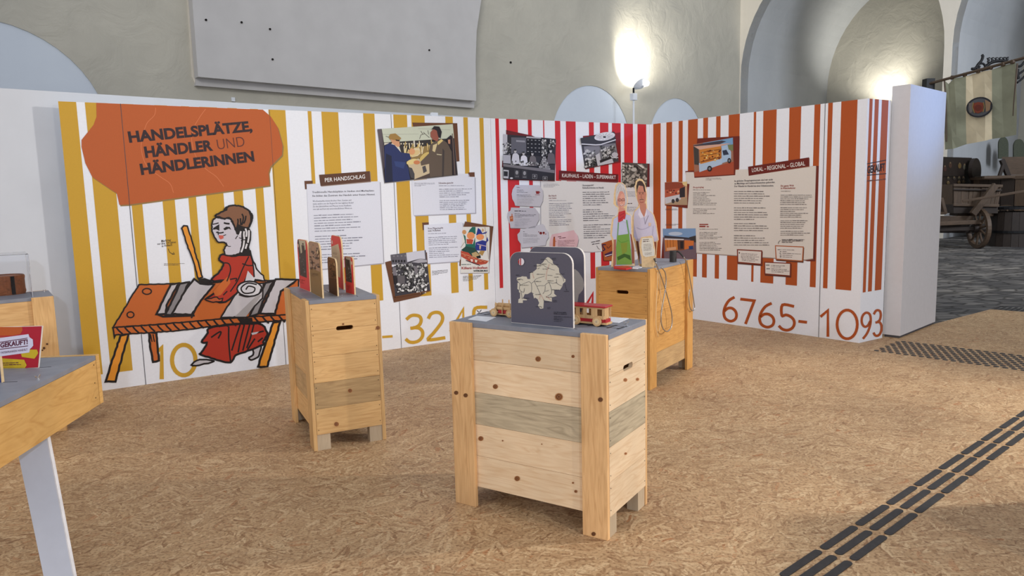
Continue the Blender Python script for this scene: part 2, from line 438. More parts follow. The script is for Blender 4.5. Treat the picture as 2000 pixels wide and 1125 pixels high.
def glyphs(body, bold, res):
    key = (body, bold, res)
    if key in _gl: return _gl[key]
    def mesh(txt):
        c = bpy.data.curves.new('lettering', 'FONT'); c.body = txt; c.size = 1; c.offset = bold; c.resolution_u = res; c.fill_mode = 'FRONT'
        o = bpy.data.objects.new('lettering', c); COL.objects.link(o)
        me = bpy.data.meshes.new_from_object(o)
        v = [tuple(q.co) for q in me.vertices]; f = [tuple(p.vertices) for p in me.polygons]
        bpy.data.objects.remove(o); bpy.data.curves.remove(c); bpy.data.meshes.remove(me)
        return v, f
    v, f = mesh(body); h, _ = mesh('H')
    r = (v, f, min(p[0] for p in v), max(p[0] for p in v), max(p[1] for p in h))
    _gl[key] = r; return r
DIG = {  # light-weight numerals as strokes in a unit-height box (x right, y up)
 '0': (.82, [[(.41+.37*math.sin(t*math.pi/12), .5+.46*math.cos(t*math.pi/12)) for t in range(25)]]),
 '1': (.34, [[(.02,.72),(.26,.96),(.26,.04)]]),
 '2': (.64, [[(.06,.80),(.14,.92),(.30,.96),(.46,.91),(.54,.78),(.52,.62),(.40,.45),(.22,.25),(.05,.05),(.60,.05)]]),
 '3': (.62, [[(.06,.86),(.18,.95),(.32,.96),(.47,.90),(.52,.76),(.46,.61),(.32,.54),(.20,.53)],[(.30,.54),(.46,.50),(.56,.38),(.56,.22),(.46,.09),(.30,.04),(.14,.07),(.04,.16)]]),
 '4': (.66, [[(.50,.04),(.50,.96),(.06,.30),(.64,.30)]]),
 '5': (.60, [[(.52,.95),(.14,.95),(.12,.56),(.26,.60),(.42,.56),(.54,.44),(.55,.27),(.46,.12),(.30,.04),(.14,.06),(.03,.15)]]),
 '6': (.62, [[(.46,.96),(.26,.82),(.11,.58),(.05,.34),(.10,.14),(.24,.05),(.38,.05),(.52,.14),(.57,.30),(.52,.45),(.38,.54),(.22,.52),(.10,.42)]]),
 '7': (.60, [[(.03,.95),(.57,.95),(.22,.04)]]),
 '9': (.62, [[(.14,.04),(.36,.20),(.52,.44),(.57,.68),(.52,.86),(.38,.95),(.22,.95),(.08,.85),(.04,.69),(.10,.54),(.24,.45),(.40,.48),(.52,.60)]]),
 '-': (.50, [[(.04,.36),(.40,.36)]]),
}
def numeral(art, d, x, y, w, h, stroke, c, slope=0.0, lean=0.0):
    """x,y = lower-left in crop px; slope of the baseline; lean of the verticals"""
    bw, runs = DIG[d]
    for r in runs:
        q = []
        for a, b in (smoothpath([(p[0], p[1], 0) for p in r], 4) and [(p.x, p.y) for p in (smoothpath([(p[0], p[1], 0) for p in r], 4) if d in '0235669' else [Vector((p[0], p[1], 0)) for p in r])]):
            q.append((x + a/bw*w + b*h*lean, y - b*h + slope*a/bw*w))
        art.stroke(q, stroke, c)

# ================================================================= SETTING
osb_pts = [(-10, -4), (13, -4), G(2120, 620), G(2000, 609), G(1935, 604), G(1830, 631), (4.25, 7.85), (1.9, 10.4), (-8.6, 4.0)]
bm = B(); prism(bm, [(p[0], p[1], -0.03) for p in osb_pts], (0, 0, 0.03)); 
fl = finish('floor', bm, M_floor); meta(fl, 'tan strand board floor laid through the exhibition', kind='structure')
bm = B(); box(bm, (-25, -8, -0.08), (45, 50, -0.031)); fl2 = finish('floor', bm, M_stone)
meta(fl2, 'dark slate cobble floor beyond the boarded floor', kind='structure')

YW = 49.8
uW = yawv(YW); nW = Vector((-uW.y, uW.x, 0))       # nW points away from the viewer
S2 = 2.0
def far(p): p = Vector(p); q = O + (p - O)*S2; return q
WP = Plane(far(Vector((-3.80, 6.28, 0)) + nW*0.45), uW)
def wall_outline(pl, pts, off=0): return [pl.px(x, y, off) for x, y in pts]
E_u = WP.uz(1445, 120)[0]
# wall with arched niches: polygon outline following the floor, with arch notches rising from the floor
def arch_pts(pl, pxl, apex, pxr, n=14):
    (u0, z0), (ua, za), (u1, z1) = pl.uz(*pxl), pl.uz(*apex), pl.uz(*pxr)
    # circle through three points
    ax, ay, bx, by, cx, cy = u0, z0, ua, za, u1, z1
    d = 2*(ax*(by-cy)+bx*(cy-ay)+cx*(ay-by))
    ux = ((ax*ax+ay*ay)*(by-cy)+(bx*bx+by*by)*(cy-ay)+(cx*cx+cy*cy)*(ay-by))/d
    uy = ((ax*ax+ay*ay)*(cx-bx)+(bx*bx+by*by)*(ax-cx)+(cx*cx+cy*cy)*(bx-ax))/d
    r = math.hypot(ax-ux, ay-uy)
    return ux, uy, r
arches = [arch_pts(WP, (0, 42), (90, 80), (192, 184)), arch_pts(WP, (1082, 235), (1150, 167), (1224, 238)), arch_pts(WP, (1274, 236), (1320, 192), (1363, 229))]
uL = WP.uz(0, 300)[0] - 14
prof = [(uL, -0.08)]
soff = []
for cx, cz, r in arches:
    a = [(cx - r, -0.08)] + [(cx - r*math.cos(t), cz + r*math.sin(t)) for t in [math.pi*i/24 for i in range(25)]] + [(cx + r, -0.08)]
    prof += a; soff.append(a)
prof += [(E_u, -0.08), (E_u, 13), (uL, 13)]
bm = B(); prism(bm, [WP.pt(u, z) for u, z in prof], nW*0.9)
meta(finish('wall_back', bm, M_plaster), 'grey beige plaster wall with arched niches behind the display', kind='structure')
for i, a in enumerate(soff):
    bm = B(); prism(bm, [WP.pt(u, z, -0.02) for u, z in a], nW*0.5)
    meta(finish('trim_%d' % (i+1), bm, M_niche), 'pale blue plastered infill of an arched niche', kind='structure')
# blind board above the ledge
def slab(name, pl, pts, thick, off, mat, parent=None):
    bm = B(); prism(bm, [pl.px(x, y, off) for x, y in pts], -pl.n*thick); return finish(name, bm, mat, parent)
t = thing('window_blind_board', WP.px(650, 190), label='large pale grey board closing the high window recess, above the yellow stripes', cat='board')
uz = lambda x, y: WP.uz(x, y)
def slab_ext(name, lo, hi, off, th, mat, par):
    pts = [WP.px(x, y, off) for x, y in lo]; pts += [WP.px(x, y, off) + Vector((0, 0, 5)) for x, y in hi]
    bm = B(); prism(bm, pts, -WP.n*th); return finish(name, bm, mat, par)
slab_ext('board_panel', [(387, 150), (930, 197), (929, 120), (931, 60), (940, 0)], [(940, 0), (376, 0)], 0.30, 0.22, M_board, t)
slab('sill', WP, [(383.5, 152), (383, 167), (926, 211), (927, 196)], 0.2, 0.12, M_board, t)
slab_ext('reveal', [(366, 0), (375, 150), (383, 168), (390, 168), (377, 0)], [(377, 0), (366, 0)], 0.03, 0.1, M_cream, t)
bm = B()
for x, y in ((402, 39), (471.5, 43.8), (527, 57), (532, 116), (838, 98)):
    p = WP.px(x, y, 0.30); cyl(bm, p, p + WP.n*0.02, 0.022, n=8)
finish('bolt_holes', bm, M_dark, t, kind='stuff')
bm = B(); p = WP.px(454.5, 194, 0.0); box(bm, (-0.035, -0.04, -0.045), (0.035, 0.04, 0.035), Matrix.Translation(p) @ Matrix.Rotation(math.radians(90-YW), 4, 'Z'))
b = finish('junction_box', bm, M_white); meta(b, 'small white junction box on the plaster below the pale board', 'junction box')
bm = B(); p = WP.px(997, 122, 0.0); cyl(bm, p, p + WP.n*0.02, 0.03, n=8)
meta(finish('wall_peg', bm, M_dark), 'tiny dark peg in the plaster right of the pale board', 'peg')

# wall with the vaulted bays, running back towards the viewer on the right
E2 = WP.pt(E_u, 0)
uV = yawv(YW + 90)
VP_ = Plane(E2, uV); uV = VP_.u
tc_, aW, bH, zs = 3.385, 3.385, 3.9, 5.6
def bay_arch(c, n=28): return [(c - aW*math.cos(math.pi*i/n), zs + bH*math.sin(math.pi*i/n)) for i in range(n+1)]
c1_, c2_ = 3.42, 7.02 + 3.385
sgn = 1 if (VP_.pt(1, 0) - E2).y < 0 else -1
def vp_pt(t, z, off=0): return E2 + Vector((0.0, 0.0, z)) + yawv(YW+90)*t - uW*(-off)
prof = [(-0.0, -0.08)] + [(c1_-aW, -0.08)] + bay_arch(c1_) + [(c1_+aW, -0.08), (c2_-aW, -0.08)] + bay_arch(c2_) + [(c2_+aW, -0.08), (c2_+aW+4, -0.08), (c2_+aW+4, 13), (-0.0, 13)]
bm = B(); prism(bm, [vp_pt(a, z) for a, z in prof], uW*0.5)
meta(finish('wall_right', bm, M_cream), 'cream plaster arcade front with two tall arches', kind='structure')
DEP = 6.5
for k, c in enumerate((c1_, c2_)):
    a = [(c-aW, -0.08)] + bay_arch(c) + [(c+aW, -0.08)]
    bm = B()
    A = [bm.verts.new(vp_pt(t_, z, 0.02)) for t_, z in a]; Bv = [bm.verts.new(vp_pt(t_, z, DEP)) for t_, z in a]
    A2 = [bm.verts.new(vp_pt(t_*1.0 + (0.15 if t_ > c else -0.15), z+0.15, 0.02)) for t_, z in a]; B2 = [bm.verts.new(vp_pt(t_ + (0.15 if t_ > c else -0.15), z+0.15, DEP)) for t_, z in a]
    for i in range(len(a)-1):
        bm.faces.new([A[i], A[i+1], Bv[i+1], Bv[i]]); bm.faces.new([A2[i], A2[i+1], B2[i+1], B2[i]]); bm.faces.new([A[i], A[i+1], A2[i+1], A2[i]]); bm.faces.new([Bv[i], Bv[i+1], B2[i+1], B2[i]])
    meta(finish('ceiling_%d' % (k+1), bm, M_plaster_cool), 'grey barrel vault and side walls inside the %s arch' % ('left', 'right')[k], kind='structure')
    bm = B(); prism(bm, [vp_pt(t_, z, DEP) for t_, z in a], uW*0.3)
    meta(finish('wall_far', bm, M_plaster), 'plaster end wall of the %s vaulted bay' % ('left', 'right')[k], kind='structure')

# white partition directly behind the display
P0 = Vector((-3.80, 6.28, 0))
bm = B(); pr = [P0 - uW*3.2, P0 + uW*5.9]
prism(bm, [pr[0], pr[1], pr[1]+nW*0.2, pr[0]+nW*0.2], (0, 0, 2.555))
meta(finish('wall_left', bm, M_back), 'white partition wall standing behind the striped display', kind='structure')
bm = B(); p = Plane(P0, uW).px(848, 221); box(bm, (-0.04, -0.02, -0.05), (0.04, 0.02, 0.018), Matrix.Translation((p.x, p.y, 2.56)) @ Matrix.Rotation(math.radians(90-YW), 4, 'Z'))
meta(finish('junction_box', bm, M_white), 'small white box on top edge above the handshake photograph', 'junction box')

# ================================================================= EXHIBITION WALL
YA, YB = 57.8986, -37.7485
A0 = Vector((-3.294, 6.376, 0)); B0 = Vector((3.549, 7.357, 0)); K = Vector((1.823, 9.586, 0)); LE = Vector((-3.679, 6.135, 0))
PA, PB = Plane(A0, yawv(YA)), Plane(B0, yawv(YB))
ST = Vector((3.906, 7.589, 0)); PS = Plane(B0, ST - B0)
HP = 2.453
YEL, RED, ORG, BRN = (205, 160, 50), (205, 42, 48), (178, 84, 36), (104, 66, 44)
WHT = (222, 224, 234)
def panel_boards(root, pl, ends, th=0.03):
    for i in range(len(ends)-1):
        a, b = ends[i], ends[i+1]; d = (b-a).normalized()*0.002
        bm = B(); prism(bm, [a+d, b-d, b-d-pl.n*th, a+d-pl.n*th], (0, 0, HP)); finish('panel_board', bm, M_white, root)
    for i_, p in enumerate(ends[1:-1]):
        bm = B(); d = pl.u*(0.0022 if i_ == 0 else 0.0012)
        prism(bm, [p-d, p+d, p+d+pl.n*0.0035, p-d+pl.n*0.0035], (0, 0, HP)); finish('joint', bm, M_seam, root)
def stripe(root, pl, x0, x1, y, zb, c, zt=HP):
    a = Art(pl, base=0.001, step=0)
    u0, u1 = pl.uz(x0, y)[0], pl.uz(x1, y)[0]
    a.face([pl.pt(u0, zb, .001), pl.pt(u1, zb, .001), pl.pt(u1, zt, .001), pl.pt(u0, zt, .001)], c); a.done('stripe', root)
gA = lambda x, y: (lambda p: Vector((p.x, p.y, 0)))(PA.px(x, y))
wy = thing('exhibition_wall', LE, label='white exhibition wall with yellow stripes, market woman drawing and orange title plate', cat='exhibition wall')
panel_boards(wy, PA, [LE, A0, gA(526, 214), gA(763.5, 224), gA(958, 231)])
for x0, x1, y, zb in ((113.5,148.5,199,.145),(166.7,227,201,.145),):
    stripe(wy, PA, x0, x1 if x1 < 200 else x1-24, y, zb, YEL)
u1 = PA.uz(228, 393)[0]; u0 = PA.uz(184, 393)[0]
for q in ((256,277,388),(317,341,388),(368,383,388),(403,437,388),(457,475,388),(500,515.5,388),(524,557,213),(600.7,607.9,217),(627.4,660.2,217),(709,731,219),(768,794.6,224),(803,829,226),(869.5,884,228),(904.8,913.3,230),(936,944,231)):
    stripe(wy, PA, q[0], q[1], q[2], .535, YEL)
wr = thing('exhibition_wall', gA(958, 231), label='white exhibition wall with bright red stripes and shop photographs, at the corner', cat='exhibition wall')
panel_boards(wr, PA, [gA(958, 231), K])
for q in ((967,974,232),(988.5,1011,233),(1030.7,1038,234),(1060.5,1062.7,235),(1083.5,1094,236),(1105,1124,237),(1150,1159.5,238),(1171.5,1188,239),(1195,1212,240),(1218.7,1236,241),(1245,1262,242)):
    stripe(wr, PA, q[0], q[1], q[2], .535, RED)
gB = lambda x, y: (lambda p: Vector((p.x, p.y, 0)))(PB.px(x, y))
wo = thing('exhibition_wall', B0, label='white exhibition wall with orange brown stripes and van photograph, right of corner', cat='exhibition wall')
panel_boards(wo, PB, [K, gB(1612, 201), B0])
for q in ((1276,1290.4,243),(1301.6,1312.8,240),(1325.6,1333.6,239),(1344,1363,236),(1373.6,1383,233),(1399,1407.5,230),(1423.5,1445,226),(1472.5,1477,222),(1491,1517,218),(1542,1565,213),(1591,1602.7,207),(1617.8,1626.7,203),(1643.4,1675,198)):
    stripe(wo, PB, q[0], q[1], q[2], .535, ORG)
ws = thing('exhibition_wall', B0, label='narrow striped end panel with stamped lettering, beside the white pillar', cat='exhibition wall')
panel_boards(ws, PS, [B0, ST])
for q in ((1698.4,1704.3),(1708.8,1716.5),(1722.5,1735.5)): stripe(ws, PS, q[0], q[1], 195, .52, ORG)

# title plate
Z1 = ((100, 180), 3.75)
a = Art(PA, *Z1, base=.0022)
pl_ = [(330,78),(332,180),(310,240),(270,290),(222,350),(222,400),(250,520),(300,620),(440,715),(480,740),(500,826),(575,822),(1600,682),(1592,590),(1605,545),(1690,460),(1695,390),(1660,260),(1610,180),(1550,128)]
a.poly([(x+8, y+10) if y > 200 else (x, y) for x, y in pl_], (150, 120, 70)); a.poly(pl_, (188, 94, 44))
for c in ([(765,115),(755,170),(700,230),(670,330),(660,420),(700,540),(800,620),(870,670),(895,735)], [(1130,125),(1090,180),(1040,270),(1030,360),(1060,470),(1130,560),(1210,620),(1262,690)]):
    a.curve(c, 5, (212, 120, 74))
TB = (52, 36, 40)
a.text('HANDELSPLÄTZE,', (572,367), (1475,283), (558,288), TB, .042, res=4)
a.text('HÄNDLER', (690,478), (1187,424), (677,399), TB, .042, res=4)
a.text('UND', (1222,421), (1420,396), (1210,348), (96, 50, 44), -.012, res=4)
a.text('HÄNDLERINNEN', (660,603), (1490,503), (646,525), TB, .042, res=4)
a.done('title_plate', wy)
# second-left stripe in two runs beside the plate
aa = Art(PA, base=.001, step=0)
uu0, uu1 = PA.uz(184.3, 393)[0], PA.uz(228.5, 393)[0]
aa.face([PA.pt(uu0, .145, .0012), PA.pt(uu1, .145, .0012), PA.pt(uu1, HP, .0012), PA.pt(uu0, HP, .0012)], YEL); aa.done('stripe', wy)

# market woman drawing
Z2 = ((180, 380), 2.961)
K_ = (30, 24, 24); OR = (200, 104, 44); YO = (232, 152, 48); LG = (196, 192, 196); DG = (140, 136, 138); RD = (178, 52, 34)
random.seed(21); a = Art(PA, *Z2, base=.002, step=.00012); a.wob = 2.0
for q, f in (([(165,815),(212,805),(172,940),(135,1082),(78,1082),(105,990)], YO), ([(328,795),(372,800),(386,960),(352,968),(335,880)], OR), ([(1048,740),(1088,735),(1012,998),(960,995),(990,900)], YO)): a.shape(q, f, 13)
for x in (338, 352): a.stroke([(x, 810), (x+8, 850)], 7, K_)
sk = [(700,765),(960,745),(1015,800),(990,850),(985,868),(900,905),(830,930),(800,972),(740,962),(690,945),(625,925),(640,900),(662,858),(632,852),(668,800)]
a.shape([(575,985),(620,955),(700,960),(690,970),(600,990)], LG, 10, smooth=True); a.shape([(935,870),(978,855),(965,930),(925,955),(905,945),(932,925)], LG, 10, smooth=True)
a.shape(sk, RD, 12, smooth=True)
for q in ([(790,765),(790,850),(800,965)], [(855,755),(830,830),(808,900)], [(880,755),(858,840),(845,910)], [(910,755),(890,830),(872,900)], [(935,752),(915,830),(895,885)], [(690,825),(735,795),(745,800),(730,830)], [(930,805),(990,790)], [(900,895),(930,850),(940,835)], [(985,830),(960,850)]): a.curve(q, 9, K_)
a.poly([(920,800),(965,792),(950,806),(925,812)], LG)
a.shape([(270,522),(1195,492),(1195,690),(830,715),(450,745),(120,770)], OR, 9)
a.shape([(120,770),(450,745),(830,713),(1195,690),(1195,722),(830,745),(500,787),(215,806),(135,812),(128,832)], OR, 9)
for i in range(22):
    x = 140 + i*47; y = 770 - (x-120)*0.073; a.curve([(x, y), (x+14, y+18), (x+34, y+36)], 10, K_)
a.poly([(845,718),(925,712),(930,742),(860,748)], K_)
for e in ((317,560,26,17), (222,695,20,17)): a.stroke(ell(*e), 7, K_, closed=True)
a.shape([(530,180),(550,182),(575,260),(600,350),(638,478),(614,486),(590,400),(545,280),(518,195)], YO, 9)
for q, f in (([(455,520),(500,512),(430,640),(425,690),(372,692)], LG), ([(508,515),(560,506),(470,700),(425,695)], DG), ([(590,488),(625,515),(705,520),(640,600),(575,695),(460,690),(545,545)], LG)): a.shape(q, f, 12)
a.stroke([(375,692),(410,706),(590,700)], 11, K_); a.stroke([(608,645),(575,712)], 9, K_)
a.poly([(612,490),(650,482),(700,500),(660,515),(625,515)], K_)
for q, f in (([(1003,510),(1048,500),(985,620),(960,690),(910,705)], DG), ([(1062,490),(1182,492),(1165,510),(1090,560),(1058,690),(970,688),(1010,600)], LG)): a.shape(q, f, 12)
a.shape([(855,520),(990,512),(985,600),(880,706),(745,712),(820,590)], LG, 9)
a.poly([(945,590),(985,575),(890,706),(825,706)], (165, 160, 160))
a.shape([(752,345),(830,357),(905,322),(925,372),(952,440),(940,492),(900,472),(872,522),(842,562),(772,622),(700,617),(655,606),(720,560),(785,500),(690,495),(742,440),(760,400),(735,378)], RD, 11, smooth=True)
a.poly([(700,560),(745,510),(790,470),(800,510),(745,580),(715,590)], OR)
a.shape([(925,372),(950,430),(990,468),(998,500),(940,492)], (214, 212, 216), 8); a.poly([(900,440),(935,480),(950,470),(935,500),(880,520)], (214, 212, 216))
for q in ([(755,395),(790,400),(800,440),(780,500)], [(905,360),(870,430),(840,500),(800,560)], [(870,400),(900,410),(930,410)], [(800,490),(835,485),(830,500)], [(780,560),(760,580)]): a.curve(q, 7, K_)
a.shape([(652,606),(720,592),(735,605),(755,600),(750,618),(700,623)], (190, 92, 50), 7)
a.shape(ell(910,545,72,44), (214, 212, 216), 9)
a.curve([(950,520),(900,512),(862,540),(880,570),(930,565),(940,540),(905,530),(890,548)], 8, K_); a.curve([(850,580),(900,592),(960,575),(975,545)], 6, K_)
H = lambda l: [(220*2.961 - 180*2.961 + 0, 0)] and [((400 + x/10.225 - 180)*2.961, (390 + y/10.225 - 380)*2.961) for x, y in l]
hs = 2.961/10.225
BL = H([(700,600),(880,550),(930,640),(925,800),(885,950),(940,1125),(640,1125),(690,1060),(740,900),(750,800),(740,700)])
a.poly(BL, K_)
a.shape(H([(230,350),(300,370),(390,385),(460,370),(520,390),(545,450),(600,540),(650,670),(700,620),(740,620),(745,770),(740,880),(720,1000),(690,1070),(580,1110),(420,1110),(385,1030),(400,950),(440,910),(390,850),(270,850),(200,760),(150,650),(140,540),(150,450),(180,390)]), (204, 198, 206), 9, smooth=True)
a.shape(H([(220,310),(330,250),(385,215),(420,170),(480,130),(600,118),(740,140),(860,200),(940,290),(952,370),(920,470),(880,545),(760,600),(680,670),(640,670),(600,560),(560,450),(520,390),(460,360),(390,380),(300,350),(230,330)]), (134, 92, 66), 10, smooth=True)
a.poly(H([(650,470),(700,505),(770,535),(880,555),(760,610),(680,685),(635,665),(610,600)]), K_)
a.poly(H([(860,200),(940,290),(955,370),(920,470),(880,545),(870,520),(905,440),(905,330)]), K_); a.poly(H([(380,215),(460,140),(450,215),(400,235)]), K_)
for q in ([(745,290),(770,350),(760,430),(740,500)], [(820,330),(810,400),(780,470)], [(660,390),(665,440),(655,500)], [(712,380),(715,430),(720,500)]): a.curve(H(q), 30*hs, K_)
for q, w in (([(165,490),(215,480),(270,465)], 22), ([(390,465),(430,475),(485,480)], 34), ([(235,650),(300,665),(370,652)], 26), ([(360,722),(420,700)], 16), ([(265,640),(270,700)], 18), ([(435,860),(440,900),(470,930),(515,932)], 14), ([(655,720),(615,780)], 16), ([(690,760),(745,780),(800,800)], 16)): a.curve(H(q), w*hs, K_)
a.poly(H([(165,570),(240,520),(290,490),(290,620),(230,590),(170,600)]), K_); a.poly(H([(370,580),(430,540),(500,545),(525,600),(480,575),(400,612)]), K_)
a.poly(H([(275,710),(370,712),(375,770),(320,792),(290,770)]), (206, 96, 80))
for q in ([(785,640),(780,700),(790,780)], [(815,585),(835,650),(830,730)], [(882,620),(880,730),(862,850)], [(785,820),(770,930),(730,1040)], [(840,890),(815,970)], [(720,640),(700,700)]): a.curve(H(q), 34*hs, (222, 218, 220))
a.done('market_woman_drawing', wy)
# caption with arrow
a = Art(PA, *Z2, base=.0016)
for s_, p, q, tp in (('Markttag', (400,276),(455,268),(400,262)), ('vor über 500 Jahren', (377,292),(484,280),(377,279)), ('in Volkach', (403,304),(463,296),(403,291))): a.text(s_, p, q, tp, (60, 50, 40), .01, res=1)
a.curve([(440,313),(450,335),(473,345)], 3, (60,50,40)); a.stroke([(462,345),(476,345),(470,334)], 3, (60,50,40))
a.lines(416, 402, [120, 85], 8, 3.4, (90, 80, 70), slope=-.02); a.done('caption', wy)
# numerals
a = Art(PA, *Z2, base=.0016)
numeral(a, '1', 352, 1068, 66, 190, 25, YEL, 0, .0); 
a.stroke([(p[0], p[1]) for p in ell(530, 957, 68, 88, 26)], 24, YEL, closed=True)
a.done('number_lettering', wy)
Z4 = ((550, 400), 3.749)
a = Art(PA, *Z4, base=.0016)
a.stroke([(742,968),(808,963)], 18, YEL)
numeral(a, '3', 905, 1022, 140, 215, 24, YEL, -.10, .0); numeral(a, '2', 1065, 1000, 135, 214, 24, YEL, -.12)
numeral(a, '4', 1232, 978, 130, 212, 24, YEL, -.12); numeral(a, '5', 1386, 965, 130, 212, 24, YEL, -.12)
a.done('number_lettering', wy)
a = Art(PA, (1110, 570), 12.5, base=.0016); numeral(a, '4', 395, 480, 240, 440, 74, RED, -.1, .05); a.done('number_lettering', wr)
Z7 = ((1380, 540), 1.9226)
a = Art(PB, *Z7, base=.0016)
for d_, x, y, w, h in (('6',60,168,57,98),('7',127,177,55,97),('6',194,190,64,98),('5',270,202,64,102),('-',345,206,36,105),('1',428,224,36,104)): numeral(a, d_, x, y, w, h, 10.5, ORG, .12, .0)
a.stroke(ell(528,180,38,54,26), 10.5, ORG, closed=True); a.done('number_lettering', wo)
a = Art(PS, *Z7, base=.0016)
numeral(a, '9', 580, 238, 40, 102, 9, ORG, -.2); numeral(a, '3', 626, 230, 34, 104, 9, ORG, -.2); a.done('number_lettering', ws)
a = Art(PS, (1260, 180), 3.125, base=.003)
a.stroke([(1357,437),(1470,415)], 5, TB); a.stroke([(1357,507),(1470,497)], 5, TB)
a.text('GEKAUFT', (1357,496), (1465,477), (1357,450), TB, .03); a.lines(1357, 545, [112], 10, 9, (110, 70, 60), slope=-.1); a.done('stamped_lettering', ws)

# ---- cards and photographs on the yellow / red wall
Z3 = ((550, 200), 3.749)
CARD = (224, 227, 240); SHD = (150, 150, 160); TX = (140, 142, 156); TD = (56, 54, 66)
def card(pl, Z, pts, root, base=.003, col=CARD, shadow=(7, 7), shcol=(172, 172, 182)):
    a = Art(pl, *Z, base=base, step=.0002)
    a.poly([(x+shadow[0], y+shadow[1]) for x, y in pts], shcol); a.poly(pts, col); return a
a = Art(PA, *Z3, base=.0022); a.poly([(167,575),(228,573),(228,600),(190,600),(188,635),(172,636)], BRN)
a.poly([(1366,513),(1413,511),(1415,562),(1398,562),(1366,530)], BRN); a.poly([(1030,880),(1078,878),(1078,900),(1046,900),(1046,935),(1034,935)], BRN); a.done('photo_corner', wy)
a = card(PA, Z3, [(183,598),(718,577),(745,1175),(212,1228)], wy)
a.poly([(280,535),(650,508),(655,584),(290,617)], (150, 130, 120)); a.poly([(275,530),(645,503),(651,577),(285,612)], (92, 58, 42))
a.text('PER HANDSCHLAG', (318,584), (612,556), (316,555), (240, 238, 238), .008)
a.text('Traditionelle Handelsplätze in Städten sind Marktplätze:', (224,664), (680,651), (223,651), TD, .012, res=1)
a.text('Sie bilden das Zentrum des Handels unter freiem Himmel.', (225,691), (685,679), (224,678), TD, .012, res=1)
def realtext(a, x, y, rows, pitch, h, c, slope, drift):
    for i, (s_, w) in enumerate(rows):
        if s_: a.text(s_, (x+drift*i, y+pitch*i), (x+drift*i+w, y+pitch*i+slope*w), (x+drift*i-1, y+pitch*i-h), c, .0, res=1, up=(i == 0))
realtext(a, 228, 729, [('Wochenmärkte bieten frisches Obst, Gemüse und', 282), ('vieles andere aus der Region für den täglichen Bedarf.', 300), ('Zu den Jahrmärkten und Messen treten Kaufleute', 280), ('von nah und fern mit unterschiedlichsten Waren an.', 287)], 19.5, 11.5, (88, 90, 106), -.03, 1)
a.lines(235, 831, [290, 325, 280, 340, 265, 335, 215], 19.2, 8.5, TX, slope=-.035, drift=1.2)
a.lines(244, 985, [230, 350, 320, 270, 250, 260], 19.2, 8.5, TX, slope=-.035, drift=1.2)
a.lines(252, 1120, [320, 365, 300, 120], 19.2, 8.5, TX, slope=-.035, drift=1.2); a.done('text_card', wy)
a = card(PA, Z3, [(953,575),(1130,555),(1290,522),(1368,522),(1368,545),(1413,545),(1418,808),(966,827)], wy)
a.lines(972, 592, [152, 150, 84, 48], 7.6, 4, TX, slope=.0)
a.text('Schweine gesucht', (1150,597), (1257,594), (1149,584), (90, 50, 48), .02, res=1)
a.lines(1152, 613, [185], 10, 5.5, TX, slope=-.01); a.lines(1153, 639, [240, 172, 225, 195, 140], 14, 6.5, TX, slope=-.015, drift=.8)
a.lines(1156, 722, [218, 202, 196, 178, 178, 195], 13, 6.5, TX, slope=-.015, drift=.6); a.done('text_card', wy)
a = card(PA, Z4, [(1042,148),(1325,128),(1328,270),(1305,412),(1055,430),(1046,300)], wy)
a.text('Vom Pilgermarkt', (1070,181), (1183,175), (1069,167), (76, 52, 56), .02, res=1); a.text('zum Volksfest', (1072,197), (1165,192), (1071,184), (76, 52, 56), .02, res=1)
a.lines(1072, 214, [132], 10, 6, TX, slope=-.03); a.lines(1074, 242, [210, 206, 195, 206, 145], 13.5, 6.5, TX, slope=-.04, drift=.6)
a.lines(1078, 320, [212, 145, 150, 110, 218, 212], 13.5, 6.5, TX, slope=-.04, drift=.6); a.done('text_card', wy)
a = Art(PA, *Z4, base=.002); a.lines(1102, 488, [114, 116, 110, 45], 9, 4.5, (90,88,92), slope=-.08); a.lines(1328, 526, [135, 128, 112, 100, 58], 8, 4.5, (90,88,80), slope=-.05); a.done('caption', wy)
# handshake photograph
ZH = ((730, 230), 8.037)
a = Art(PA, *ZH, base=.0036, step=.0001)
a.poly([(605,75),(1310,85),(1345,682),(1290,690),(700,500)], BRN)
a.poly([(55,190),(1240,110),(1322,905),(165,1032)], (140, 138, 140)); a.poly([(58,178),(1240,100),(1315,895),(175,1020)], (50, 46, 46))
a.poly([(125,174),(1240,100),(1262,320),(160,388)], (204, 210, 190)); a.stroke([(140,262),(700,255)], 4, (150,150,140)); a.stroke([(700,170),(1200,190)], 4, (150,150,140))
for q in ([(720,330),(740,270),(800,250)], [(780,230),(870,310)], [(850,200),(860,260)], [(190,290),(230,305)], [(740,210),(770,260)]): a.stroke(q, 10, (110,108,100))
a.poly([(58,178),(122,176),(150,400),(180,700),(150,900),(175,1020)], (96, 86, 92)); a.poly([(165,430),(245,400),(240,390),(165,395)], (210,205,190))
for i in range(9): a.poly([(420+i*42,398),(440+i*42,396),(440+i*42,418),(420+i*42,420)], (215,205,180))
a.poly([(620,360),(645,358),(650,470),(625,475)], (215, 210, 200))
a.poly([(480,570),(600,460),(700,460),(900,430),(905,580),(820,620),(700,640),(520,720)], (150, 125, 75))
for i in range(26):
    x = random.uniform(480, 960); y = random.uniform(430, 640); a.stroke([(x, y), (x+random.uniform(-12, 22), y-random.uniform(50, 110))], 14, random.choice(((232,210,150),(210,180,110),(240,225,190))))
a.poly([(520,700),(700,640),(870,720),(880,870),(640,965),(560,790)], (206, 188, 154)); a.poly([(540,770),(600,790),(640,880),(640,960),(580,940)], (70,68,72)); a.poly([(760,770),(810,750),(835,840),(780,870)], (78,74,76))
a.poly([(640,965),(880,870),(890,935),(560,975)], (80, 66, 60)); a.poly([(560,560),(640,470),(720,480),(735,560),(690,600),(600,620)], (226, 208, 168))
